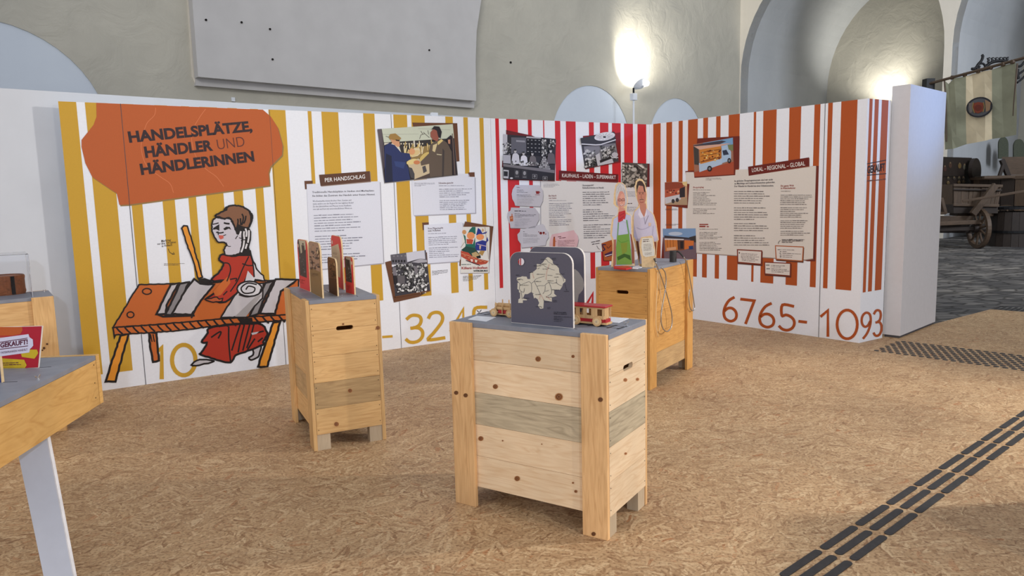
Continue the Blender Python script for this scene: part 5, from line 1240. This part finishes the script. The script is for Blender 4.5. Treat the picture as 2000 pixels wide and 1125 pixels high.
# ================================================================= FRONT LEFT TABLE
zt = .92
tA, tB_, tC = G(186, 694.5, zt), G(0, 785, zt), G(117, 696.5, zt)
fd = (tB_ - tA).normalized(); bd = Vector((-1, .02, 0)).normalized()
bd = (G(0, 702, zt) - tA).normalized()
FL, BLn = 1.5, 1.5
root = thing('display_table', (tA.x-.4, tA.y-.5, 0), label='wedge shaped grey topped table with plywood apron and white leg, front left', cat='table')
p3 = [tA, tA + fd*FL, tA + fd*FL + bd*.9, tA + bd*BLn]
inn = Vector((-.6, -.2, 0))
bm = B(); prism(bm, [p - Vector((0,0,.02)) for p in p3], (0, 0, .02)); finish('table_top', bm, M_grey, root, bevel=.001)
tip = tA + (tA - (p3[1]+p3[3])/2).normalized()*.022
nf = Vector((-fd.y, fd.x, 0)); nf = nf if nf.dot(O - tA) > 0 else -nf
zlo = zt - .228
bm = B(); a0 = tip - Vector((0,0,0)); 
prism(bm, [Vector((tA.x, tA.y, zlo)) + nf*.0, Vector((p3[1].x, p3[1].y, zlo)), Vector((p3[1].x, p3[1].y, zlo)) - nf*.018, Vector((tA.x, tA.y, zlo)) - nf*.018], (0, 0, zt - .021 - zlo))
o = finish('apron_board', bm, M_ply, root, bevel=.001)
nb = Vector((-bd.y, bd.x, 0)); nb = nb if nb.y > 0 else -nb
bm = B(); q0 = Vector((tA.x, tA.y, zlo)) - fd*.004
prism(bm, [q0 - fd*.0, q0 + bd*1.4, q0 + bd*1.4 + nb*.02, q0 + nb*.02 - fd*.012], (0, 0, zt + .0 - zlo)); finish('apron_board', bm, M_ply, root)
bm = B()
for x, y in ((183, 713), (185, 748), (187, 777)):
    p = Plane(Vector((tA.x, tA.y, 0)), fd).px(x, y, .0); cyl(bm, p - nf*.001, p + nf*.001, .003, n=8)
finish('screw_heads', bm, M_dark, root, kind='stuff')
# leg
M_leg = plain('white_lacquered_leg', rgb(214,222,238), 0.5, var=.01)
DL = 2.90
def zcut(p, q, z): f = (z-p.z)/(q.z-p.z); return p + (q-p)*f
l0, l1, l2, l3 = PD(24, 832, DL), PD(86, 1130, DL), PD(86, 832, DL), PD(143, 1130, DL)
lt0, lb0, lt1, lb1 = zcut(l0, l1, zlo+.06), zcut(l0, l1, 0), zcut(l2, l3, zlo+.06), zcut(l2, l3, 0)
bm = B(); dv = Vector((.0, .018, 0)); hexa(bm, [lb0, lb1, lt1, lt0], [lb0+dv, lb1+dv, lt1+dv, lt0+dv]); finish('leg', bm, M_leg, root)
bm = B(); e_ = Vector((.005, 0, 0)); hexa(bm, [lb1, lb1+e_, lt1+e_, lt1], [lb1+dv, lb1+e_+dv, lt1+e_+dv, lt1+dv]); finish('leg_edge', bm, M_card, root)
slot(root, ((75, 718), (100, 716.5)), zt, .004); slot(root, ((6, 746.5), (34, 745.5)), zt, .004)
wing(74, 741, zt, 'shiny wing nut on the front left table before the red sign')
# red sign on table
ZR = ((0, 620), 8.04)
sb = G(74.5, 718.5, zt); plR = Plane(Vector((sb.x, sb.y, 0)), yawv(94))
root = thing('table_sign', sb, label='red sign with GEKAUFT lettering standing on the front left table', cat='sign')
def rz_(x, y): return plR.px(0 + x/8.04, 620 + y/8.04)
o_ = [rz_(600,790), rz_(660,135), rz_(-700,175), rz_(-760,850)]
for p in (o_[0], o_[3]): p.z = zt
bm = B(); prism(bm, o_, -plR.n*.008); finish('sign_blank', bm, M_mdf, root)
a = Art(plR, *ZR, base=.0006, step=.0002)
a.poly([(598,785),(656,138),(-690,178),(-750,845)], (176, 32, 52)); a.poly([(-300,150),(345,150),(355,200),(320,260),(200,285),(0,288),(-300,300)], (190,90,40)); a.poly([(-200,320),(100,300),(0,310),(-200,380)], (200,160,50))
a.poly([(330,575),(470,505),(580,505),(600,560),(570,610),(540,648),(345,620)], (206,178,44)); a.poly([(0,640),(380,665),(400,710),(420,750),(390,795),(20,820),(-200,830),(-200,650)], (206,178,44))
a.poly([(-500,370),(0,322),(448,262),(462,310),(515,345),(522,440),(500,470),(470,495),(460,550),(0,612),(-500,680)], (214,212,234))
PU = (92, 36, 62)
a.stroke([(-400,440),(0,390),(428,325)], 12, PU); a.stroke([(-400,550),(0,500),(435,447)], 12, PU); a.text('GEKAUFT!', (2,475), (435,415), (0,400), PU, .04); a.text('UNTERFRANKEN HANDELT', (8,572), (432,518), (5,540), PU, .0, res=1)
a.text('REGIONALE HANDELSGESCHICHTE', (20,722), (288,716), (20,704), PU, .02, res=1) if False else a.lines(22, 722, [265], 10, 16, PU, slope=-.02); a.lines(22, 752, [305], 10, 16, PU, slope=-.02); a.lines(30, 783, [340], 10, 5, (150,120,40))
a.done('print', root)
bl_ = G(6, 747, zt); plb = Plane(Vector((bl_.x, bl_.y, 0)), yawv(94))
root = thing('table_board', bl_, label='blue board at the left picture edge, in front of the red sign', cat='board')
o_ = [plb.px(5, 747), plb.px(0, 697), plb.px(-170, 690), plb.px(-175, 752)]
for p in (o_[0], o_[3]): p.z = zt
bm = B(); prism(bm, o_, -plb.n*.010); finish('board_blank', bm, M_edge, root)
a = Art(plb, base=.0006); a.poly([(2.5,748),(-2,696),(-168,691),(-173,752)], (40,52,110)); a.done('print', root)

# ================================================================= TACTILE GUIDES
d50 = yawv(49.8); s50 = yawv(139.8)
root = thing('tactile_guide_strip', (1.6, 3.25, 0), label='three parallel rows of black tactile bars leading across the boarded floor', cat='tactile strip')
def barmesh():
    bm = B(); L_, w = .160, .0185; pts = []
    for cx, s in ((L_-w, 0), (-(L_-w), math.pi)):
        pts += [(cx + w*math.cos(s - math.pi/2 + math.pi*i/6), w*math.sin(s - math.pi/2 + math.pi*i/6), 0) for i in range(7)]
    prism(bm, pts, (0, 0, .004)); me = bpy.data.meshes.new('bar'); bmesh.ops.recalc_face_normals(bm, faces=bm.faces[:]); bm.to_mesh(me); bm.free(); me.materials.append(M_black); return me
bme = barmesh(); c0 = (G(1606, 1073) + G(1671, 1029))/2; c0.z = 0
Mi = ROOT[root.name].inverted()
for r in range(3):
    for i in range(-3, 19):
        p = c0 + d50*(i*.3435) + s50*(r*.0665)
        if p.y > 5.9: continue
        o = bpy.data.objects.new('bar', bme); COL.objects.link(o); o.parent = root; o.matrix_local = Mi @ Matrix.Translation(p) @ Matrix.Rotation(math.radians(90-49.8), 4, 'Z')
fa = G(1712, 685); fb = G(1759, 666.3); fdv = yawv(137.5); sdv = yawv(47.5)
root = thing('tactile_warning_field', fa + fdv*.6 + sdv*.3, label='field of small black tactile studs on the boarded floor beside the pillar', cat='tactile field')
bm = B(); lathe(bm, (0, 0, 0), [(.024, 0), (.021, .004), (.006, .005)], 10); me = bpy.data.meshes.new('stud'); bmesh.ops.recalc_face_normals(bm, faces=bm.faces[:]); bm.to_mesh(me); bm.free(); me.materials.append(M_black)
Mi = ROOT[root.name].inverted()
def studs(root, o0, dl, ds, n, m_, pl_, ps):
    Mi = ROOT[root.name].inverted()
    for i in range(n):
        for j in range(m_):
            p = Vector((o0.x, o0.y, 0)) + dl*(i*pl_) + ds*((j + .0)*ps) + dl*(pl_*.5*(j % 2)); o = bpy.data.objects.new('stud', me); COL.objects.link(o); o.parent = root; o.matrix_local = Mi @ Matrix.Translation(p)
studs(root, fa, fdv, sdv, 27, 10, .067, .067)
f3 = G(1952, 604.5) ; root = thing('tactile_warning_field', f3, label='distant field of black tactile studs on the cobbles at right edge', cat='tactile field')
bm = B()
for i in range(24):
    for j in range(9):
        p = Vector((f3.x, f3.y, -.031)) + yawv(137.5)*(i*.0575 - .1) + yawv(47.5)*(.04 + j*.0575); lathe(bm, p, [(.020, 0), (.017, .005), (.004, .006)], 6)
finish('studs', bm, M_black, root, kind='stuff')

# ================================================================= LAMPS
t = NT('lamp_glass_lit', 0.4); t.b.inputs['Emission Color'].default_value = (1, .97, .88, 1); t.b.inputs['Emission Strength'].default_value = 30; M_lit = t.m
lp = WP.px(1240, 168, 0.75); lbm = WP.px(1237, 262, 0.75); pz = WP.px(1237.5, 192, 0.75)
root = thing('uplight', (lbm.x, lbm.y, lbm.z), label='bright white floodlight on thin pole above the corner of the display', cat='lamp')
bm = B(); cyl(bm, (pz.x, pz.y, 0), pz, .028, n=12); finish('pole', bm, M_white, root)
M45 = lambda p: Matrix.Translation(p) @ Matrix.Rotation(math.radians(90-YW), 4, 'Z')
bm = B(); box(bm, (-.09, -.07, -.06), (.09, .07, .14), M45(pz)); finish('driver_box', bm, M_white, root, bevel=.01)
bm = B(); cyl(bm, pz + Vector((0, 0, .14)), pz + Vector((.0, 0, .30)), .03, n=10); finish('bracket', bm, M_iron, root)
hd = WP.px(1249, 164, 0.75); ax = (nW*0.9 + Vector((0, 0, 1.0)) - uW*0.1).normalized()
bm = B(); cyl(bm, hd - ax*.14, hd, .07, .22, 24); finish('lamp_head', bm, M_white, root)
bm = B(); lathe(bm, hd + uW*.13 - nW*.06 + Vector((0, 0, .02)), [(.02, -.10), (.13, -.07), (.17, .0), (.13, .07), (.02, .10)], 24); finish('lit_lens', bm, M_lit, root, smooth=True)
tg = WP.px(1236, 88); s0 = hd + ax*.25
light('uplight_glow', 'SPOT', s0, WP.px(1238, 112), 620, (1, .96, .84), .12, 110, 1.0)
# second lamp, hidden behind the stub panel, lights the bay
lp2 = PD(1722, 250, 20.5)
root = thing('uplight', (lp2.x, lp2.y, 0), label='second uplight standing behind the display by the right bay', cat='lamp')
bm = B(); cyl(bm, (lp2.x, lp2.y, -.03), lp2, .03, n=12); finish('pole', bm, M_white, root)
bm = B(); cyl(bm, lp2, lp2 + Vector((.05, .05, .2)), .07, .2, 24); finish('lamp_head', bm, M_white, root)
bm = B(); cyl(bm, lp2 + Vector((.052, .052, .205)), lp2 + Vector((.055, .055, .215)), .18, n=24); finish('lit_lens', bm, M_lit, root)
E1c = vp_pt(c1_+.6, 0, DEP)
ps2 = PD(1724, 212, 26.5)
light('uplight_glow_bay', 'SPOT', PD(1722, 212, 28.8), PD(1722, 80, 29.8), 420, (1, .97, .88), .1, 120, 1.0)

# ================================================================= BANNER
def B5(x, y): return (1780 + x/5.359, 90 + y/5.359)
def bd_(x, y):
    X, Y = B5(x, y); f_ = (X-1812)/(2000-1812); return PD(X, Y, 20.0 - 1.9*f_)
root = thing('hanging_banner', bd_(730, 250), label='old green and cream striped banner with oval crest hanging from a pole', cat='banner')
M_green = plain('faded_green_cloth', rgb(146,146,124), 0.9, var=.06, scale=3); M_crm = plain('faded_cream_cloth', rgb(218,202,170), 0.9, var=.05, scale=3)
top = [(350,362),(400,395),(440,340),(565,318),(650,290),(760,262),(830,252),(960,205),(1100,168)]
bot = [(362,1082),(420,1078),(470,1065),(590,1025),(680,1008),(760,993),(858,970),(970,955),(1085,930)]
def cloth(name, i0, i1, mat):
    bm = B(); rows = []
    n = 6
    for k in range(n+1):
        r = []
        for i in range(i0, i1+1):
            x = top[i][0] + (bot[i][0]-top[i][0])*k/n; y = top[i][1] + (bot[i][1]-top[i][1])*k/n
            r.append(bd_(x, y) + Vector((0, .05*math.sin(i*1.9 + k*.4), 0)))
        rows.append(r)
    V = [[bm.verts.new(p) for p in r] for r in rows]; V2 = [[bm.verts.new(p + Vector((.004, .012, 0))) for p in r] for r in rows]
    w_ = i1-i0
    for k in range(n):
        for i in range(w_):
            bm.faces.new([V[k][i], V[k][i+1], V[k+1][i+1], V[k+1][i]]); bm.faces.new([V2[k][i], V2[k][i+1], V2[k+1][i+1], V2[k+1][i]])
    for S in (0, n):
        for i in range(w_): bm.faces.new([V[S][i], V[S][i+1], V2[S][i+1], V2[S][i]])
    for k in range(n):
        for i in (0, w_): bm.faces.new([V[k][i], V[k+1][i], V2[k+1][i], V2[k][i]])
    finish(name, bm, mat, root)
cloth('cloth_stripe', 0, 3, M_green); cloth('cloth_stripe', 3, 6, M_crm); cloth('cloth_stripe', 6, 8, M_green)
class PB5:
    def px(s, x, y, off=0): 
        f_ = (x-1812)/(2000-1812); return PD(x, y, 20.0 - 1.9*f_ - .10 - off)
a = Art(PB5(), (1780, 90), 5.359, base=0, step=.004)
a.poly(ell(712,640,140,106,28,-.22), (46,44,48)); a.poly(ell(712,640,122,90,28,-.22), (88,88,92)); a.poly([(600,600),(650,590),(640,690),(610,700)], (120,110,104)); a.poly([(770,560),(830,590),(820,670),(780,690)], (150,120,92)); a.poly([(645,600),(700,585),(755,595),(750,680),(700,705),(650,690)], (130,62,44)); a.poly(ell(700,645,36,32), (104,48,38)); a.stroke([(650,590),(640,640),(660,700)], 9, (140,120,70)); a.stroke([(755,590),(765,640),(750,690)], 9, (140,120,70)); a.done('crest', root)
bm = B(); pp = [PD(1813, 164, 20.0), PD(2004, 112, 18.1)]; tube(bm, pp, .035, 10); finish('pole', bm, W_old['x'], root)
bm = B(); tube(bm, [bd_(345,360), bd_(352,450), bd_(360,600), bd_(366,1000)], .02, 6); finish('cord', bm, W_old['z'], root)
bm = B(); tube(bm, [bd_(1110,180), bd_(1090,420), bd_(1075,600), bd_(1068,730)], .02, 6); finish('cord', bm, W_old['z'], root)
for x, y in ((430,330),(560,300),(700,262),(830,225),(960,190),(1060,165)):
    bm = B(); p = bd_(x, y); cyl(bm, p - Vector((.03, 0, 0)), p + Vector((.03, 0, 0)), .055, n=10); finish('ring', bm, W_old['z'], root)
bm = B(); p = PD(1813, 166, 20.05); box(bm, (-.1, -.1, -.35), (.12, .12, .16), Matrix.Translation(p)); finish('pole_holder', bm, M_iron, root)
root = thing('wrought_iron_bracket', bd_(860, 160), label='black wrought iron scroll bracket above the hanging banner', cat='bracket')
def b7(x, y): X, Y = B5(x, y); return PD(X, Y, 19.9)
for pts, r in (([(630,240),(670,232),(700,190),(735,150),(750,100)], .045), ([(670,232),(700,240),(712,222),(690,215)], .03), ([(700,190),(745,182),(770,205),(765,232)], .035), ([(770,230),(800,195),(860,165),(930,155),(1000,160)], .05), ([(690,200),(720,215)], .03), ([(735,105),(742,95),(752,92)], .03), ([(1110,215),(1150,205),(1185,160)], .04), ([(1110,240),(1110,300),(1120,345)], .05), ([(1105,385),(1150,350),(1190,310)], .035), ([(1110,300),(1150,275),(1190,245)], .035), ([(735,258),(800,240),(850,225)], .03)):
    bm = B(); tube(bm, smoothpath([b7(*p) for p in pts], 5), r*.8, 8); finish('scroll', bm, M_iron, root, smooth=True)
for x in (800, 840, 880, 920, 960, 995):
    bm = B(); tube(bm, [b7(x, 172-(x-800)*.05), b7(x+12, 145-(x-800)*.05), b7(x-4, 130-(x-800)*.03), b7(x+22, 122-(x-800)*.03)], [.03, .035, .025, .015], 6); finish('leaf', bm, M_iron, root)

# ================================================================= OLD CARTS AND VATS
def Z6(x, y): return (1820 + x/4.6875, 280 + y/4.6875)
def w6(x, y, D): return PD(*Z6(x, y), D)
def beam(name, root, p, q, w, h, mat):
    p, q = Vector(p), Vector(q); d = (q-p).normalized(); up = Vector((0,0,1)); s = d.cross(up)
    s = s.normalized() if s.length > .05 else Vector((1,0,0)); u = s.cross(d)
    bm = B(); hexa(bm, [p - s*w/2 - u*h/2, p + s*w/2 - u*h/2, p + s*w/2 + u*h/2, p - s*w/2 + u*h/2], [q - s*w/2 - u*h/2, q + s*w/2 - u*h/2, q + s*w/2 + u*h/2, q - s*w/2 + u*h/2]); return finish(name, bm, mat, root, bevel=.01)
def spoked(root, c, r, ax, name='wheel', nsp=10, w=.09):
    ax = Vector(ax).normalized(); a = Vector((0,0,1)); b = ax.cross(a).normalized(); n = 36
    bm = B()
    R0, R1 = r, r*.84
    vs = []
    for i in range(n):
        t = 2*math.pi*i/n; d = a*math.cos(t) + b*math.sin(t)
        vs.append([bm.verts.new(c + d*R0 - ax*w/2), bm.verts.new(c + d*R0 + ax*w/2), bm.verts.new(c + d*R1 + ax*w/2), bm.verts.new(c + d*R1 - ax*w/2)])
    for i in range(n):
        for k in range(4): bm.faces.new([vs[i][k], vs[(i+1) % n][k], vs[(i+1) % n][(k+1) % 4], vs[i][(k+1) % 4]])
    o = finish(name, bm, W_old['y'], root)
    for i in range(nsp):
        t = 2*math.pi*i/nsp + .1; d = a*math.cos(t) + b*math.sin(t); bm = B(); cyl(bm, c + d*.08, c + d*(R1+.01), .030, .024, 8); finish('spoke', bm, W_old['z'], o)
    bm = B(); cyl(bm, c - ax*.14, c + ax*.14, .105, .085, 16); finish('hub', bm, W_older['y'], o)
    return o
gc = G(1909, 485.5); gz = -.031
gc = G(1909, 485, gz)
hub = Vector((gc.x, gc.y, gz + .50)); wax = yawv(120)    # axle direction
cart = thing('wine_cart', (gc.x, gc.y, gz), label='old wooden four wheeled cart with spoked wheels carrying an open tub', cat='cart')
axv = Vector((wax.x, wax.y, 0)); along = yawv(30)
vdir = (hub - O); vdir.z = 0; vdir.normalize()
# wheel plane turned so that it shows as an oblique ellipse
wn = yawv(math.degrees(math.atan2(vdir.x, vdir.y)) + 62)
spoked(cart, hub, .50, wn)
Dw = hub.y
spoked(cart, hub + wn*-1.25, .50, wn)
g2 = PD(1963, 440, Dw+2.2); spoked(cart, Vector((g2.x, g2.y, gz+.50)), .50, yawv(math.degrees(math.atan2(vdir.x, vdir.y)) + 20))
beam('axle', cart, hub + wn*.1, hub - wn*1.4, .1, .1, W_older['x'])
beam('frame_beam', cart, w6(60, 690, Dw+.2), w6(370, 690, Dw+.1), .14, .14, W_old['x']); beam('frame_beam', cart, w6(60, 735, Dw-.1), w6(470, 718, Dw-.1), .10, .10, W_old['x'])
beam('frame_beam', cart, w6(60, 775, Dw+.6), w6(380, 775, Dw+.5), .3, .24, W_older['x']); beam('frame_beam', cart, w6(200, 650, Dw+.5), w6(600, 655, Dw+.7), .3, .07, W_old['x'])
beam('side_brace', cart, w6(372, 650, Dw-.15), w6(585, 380, Dw-.15), .10, .15, W_old['z'])
beam('side_brace', cart, w6(-10, 640, Dw-.15), w6(115, 640, Dw+.1), .10, .06, W_old['z']); beam('side_brace', cart, w6(85, 500, Dw+.1), w6(125, 645, Dw+.1), .08, .08, W_old['z'])
beam('drawbar', cart, w6(280, 530, Dw-.5), w6(900, 430, Dw-1.0), .05, .06, W_old['x'])
# tub on the cart: tapered box of staves
tub = thing('cart_tub', w6(420, 640, Dw+.7), label='large weathered wooden tub resting on the old cart', cat='tub')
D0, D1 = Dw+.15, Dw+1.35
NS = 12
for k in range(NS):
    f0, f1 = k/NS, (k+.94)/NS
    def tp(f, D): return w6(200 + 440*f, 375 + 10*f, D)
    def bt(f, D): return w6(200 + 405*f, 560 + 12*f, D)
    bm = B(); th = Vector((0, .05, 0)); o_ = Vector((0, random.uniform(-.012, .012), 0)); hexa(bm, [bt(f0, D0)+o_, bt(f1, D0)+o_, tp(f1, D0)+o_, tp(f0, D0)+o_], [bt(f0, D0)+th, bt(f1, D0)+th, tp(f1, D0)+th, tp(f0, D0)+th]); finish('stave', bm, W_old['z'], tub)
def wside(f):
    bm = B(); a0, a1 = w6(200+440*f, 375+10*f, D0), w6(200+440*f, 375+10*f, D0); b0 = w6(200+405*f, 560+12*f, D0); sh = Vector((.0, 1.2, 0)); tt = Vector((-.05 if f else .05, 0, 0))
    hexa(bm, [b0, b0+sh, a0+sh, a0], [b0+tt, b0+sh+tt, a0+sh+tt, a0+tt]); finish('end_board', bm, W_old['z'], tub)
wside(0); wside(1)
bm = B(); hexa(bm, [w6(200,572,D0+1.2), w6(605,572,D0+1.2), w6(640,385,D0+1.2), w6(200,375,D0+1.2)], [w6(200,572,D0+1.25), w6(605,572,D0+1.25), w6(640,385,D0+1.25), w6(200,375,D0+1.25)]); finish('back_board', bm, W_old['z'], tub)
bm = B(); hexa(bm, [w6(200,640,D0), w6(605,640,D0), w6(605,565,D0), w6(200,560,D0)], [p + Vector((0,1.2,0)) for p in (w6(200,640,D0), w6(605,640,D0), w6(605,565,D0), w6(200,560,D0))]); finish('base_box', bm, W_older['x'], tub)
for y in (383, 422, 562):
    beam('hoop', tub, w6(196, y, D0-.04), w6(646 - (y-383)*.18, y+8, D0-.04), .05, .07 if y != 422 else .04, W_old['x'] if y != 422 else W_older['x'])
# vats at right edge
vb = G(1992, 484, gz); cv = Vector((vb.x+.2, vb.y+.7, gz))
vat = thing('wine_vat', cv, label='tall dark round oak vat at the right picture edge', cat='vat')
zat = lambda y: PD(1990, y, vb.y).z
NV = 18
for k in range(NV):
    a0, a1 = 2*math.pi*k/NV, 2*math.pi*(k+.96)/NV; bm = B(); R0, R1, z0, z1 = .50, .46, gz, zat(415)
    q0 = [cv + Vector((R0*math.cos(a0), R0*math.sin(a0), 0)), cv + Vector((R0*math.cos(a1), R0*math.sin(a1), 0))]
    h_ = Vector((0, 0, z1-z0)); sc_ = R1/R0
    inn_ = lambda p, s: Vector((cv.x + (p.x-cv.x)*s, cv.y + (p.y-cv.y)*s, p.z))
    hexa(bm, [q0[0], q0[1], inn_(q0[1], sc_)+h_, inn_(q0[0], sc_)+h_], [inn_(q0[0], .9), inn_(q0[1], .9), inn_(q0[1], sc_*.9)+h_, inn_(q0[0], sc_*.9)+h_]); finish('stave', bm, W_older['z'], vat)
for z_ in (.35, .95):
    bm = B(); lathe(bm, cv, [(.515, z_), (.515, z_+.06), (.50, z_+.06), (.50, z_)], 28); finish('iron_hoop', bm, M_iron, vat)
DB_ = vb.y + 3.4
ct = Vector((PD(2010, 380, DB_).x, DB_, 0)); zt0, zt1_ = PD(1990, 417, DB_-.8).z, PD(1990, 346, DB_-.8).z
big = thing('press_basket', (ct.x, ct.y, gz), label='wide dark stave basin with pale rim standing behind the cart', cat='basin')
RB = (PD(2010, 380, DB_).x - PD(1929, 380, DB_-.4).x)
bm = B(); lathe(bm, (ct.x, ct.y, gz), [(RB*.55, 0), (RB*.6, zt0-gz)], 20); finish('stone_foot', bm, W_older['z'], big)
NV = 26
for k in range(NV):
    a0, a1 = 2*math.pi*k/NV, 2*math.pi*(k+.95)/NV; c_ = Vector((ct.x, ct.y, zt0)); h_ = Vector((0, 0, zt1_-zt0))
    bm = B(); q0 = [c_ + Vector((RB*.96*math.cos(t), RB*.96*math.sin(t), 0)) for t in (a0, a1)]; q1 = [c_ + h_ + Vector((RB*math.cos(t), RB*math.sin(t), 0)) for t in (a0, a1)]
    i0 = [c_ + (p-c_)*.93 for p in q0]; i1 = [c_ + h_ + (p-c_-h_)*.93 for p in q1]
    hexa(bm, [q0[0], q0[1], q1[1], q1[0]], [i0[0], i0[1], i1[1], i1[0]]); finish('stave', bm, W_older['z'] if k % 4 else W_old['z'], big)
bm = B(); lathe(bm, (ct.x, ct.y, zt0), [(RB*.94, .0), (RB*.94, .06)], 28); finish('bottom_board', bm, W_older['x'], big)
bm = B(); lathe(bm, (ct.x, ct.y, zt1_), [(RB*1.02, -.05), (RB*1.02, .03), (RB*.92, .03), (RB*.92, -.05)], 36); finish('rim', bm, W_old['x'], big)
Dt = DB_ - .7
tr = thing('wooden_trough', w6(760, 290, Dt), label='dark slanted wooden trough on legs above the wide basin', cat='trough')
bm = B(); hexa(bm, [w6(690,290,Dt), w6(950,285,Dt), w6(950,120,Dt), w6(640,125,Dt)], [w6(690,290,Dt+.8), w6(950,285,Dt+.8), w6(950,120,Dt+1.0), w6(640,125,Dt+1.0)]); finish('trough_body', bm, W_old['x'], tr)
beam('leg', tr, w6(640,150,Dt-.05), w6(700,300,Dt-.05), .1, .12, W_older['z']); beam('leg', tr, w6(655,190,Dt-.1), w6(618,300,Dt-.1), .08, .08, W_older['z']); beam('cross_beam', tr, w6(470,312,Dt-.25), w6(950,300,Dt-.25), .1, .08, W_old['x'])
# painted board, disc, on the wall inside the bay
PBay = Plane(vp_pt(c2_-aW, 0, 0), uW)
def wb(x, y, off): return PBay.px(*Z6(x, y), off)
root = thing('painted_panel', wb(230, 300, .1), label='dark painted panel with rows of faint figures leaning against the white wall', cat='painting')
bm = B(); prism(bm, [wb(x, y, .12) for x, y in ((70,490),(352,480),(368,132),(70,122))], -PBay.n*.05); finish('board_blank', bm, W_older['x'], root)
a = Art(PBay, (1820, 280), 4.6875, base=.125, step=.001)
for x, y, c in ((170,200,(84,60,48)),(255,205,(120,96,56)),(300,215,(96,90,76)),(120,230,(80,52,46)),(150,320,(76,70,58)),(205,318,(74,66,58)),(250,318,(80,74,60)),(290,318,(80,70,60)),(150,360,(104,88,60)),(250,355,(110,90,60)),(290,352,(96,80,56)),(150,420,(84,76,60))):
    a.poly(ell(x, y, 15, 26 if y < 300 else 14, 10), c); a.poly(ell(x, y-22 if y < 300 else y-10, 7, 8, 8), (130,108,80))
a.stroke([(110,300),(350,296)], 8, (44,40,36)); a.done('painted_figures', root)
root = thing('round_cask_head', wb(410, 300, .3), label='tall dark round cask head leaning beside the painted panel', cat='cask head')
bm = B(); prism(bm, [wb(410 + 43*math.cos(t), 250 + 115*math.sin(t), .35) for t in [2*math.pi*i/28 for i in range(28)]], -PBay.n*.10); finish('disc', bm, W_older['z'], root)
p_, q_ = wb(400, 312, .45), wb(520, 305, .45); beam('peg', root, p_, q_, .06, .06, W_old['x'])
# arched dark niches in the far wall beyond the vats
for k, (x, y, rx) in enumerate(((657, 0, 45), (800, 20, 50))):
    pts = [(x-rx, 140), (x+rx, 140)] + [(x + rx*math.cos(t), y + 10 - 70*math.sin(t)) for t in [math.pi*i/12 for i in range(13)]]
    bm = B(); prism(bm, [w6(p, q_, 23.6) for p, q_ in pts], (0.05, .12, 0)); meta(finish('trim_%d' % (k+4), bm, plain('shaded_niche_%d' % k, rgb(84,88,74), .9)), 'dark arched niche in the far wall behind the trough', kind='structure')
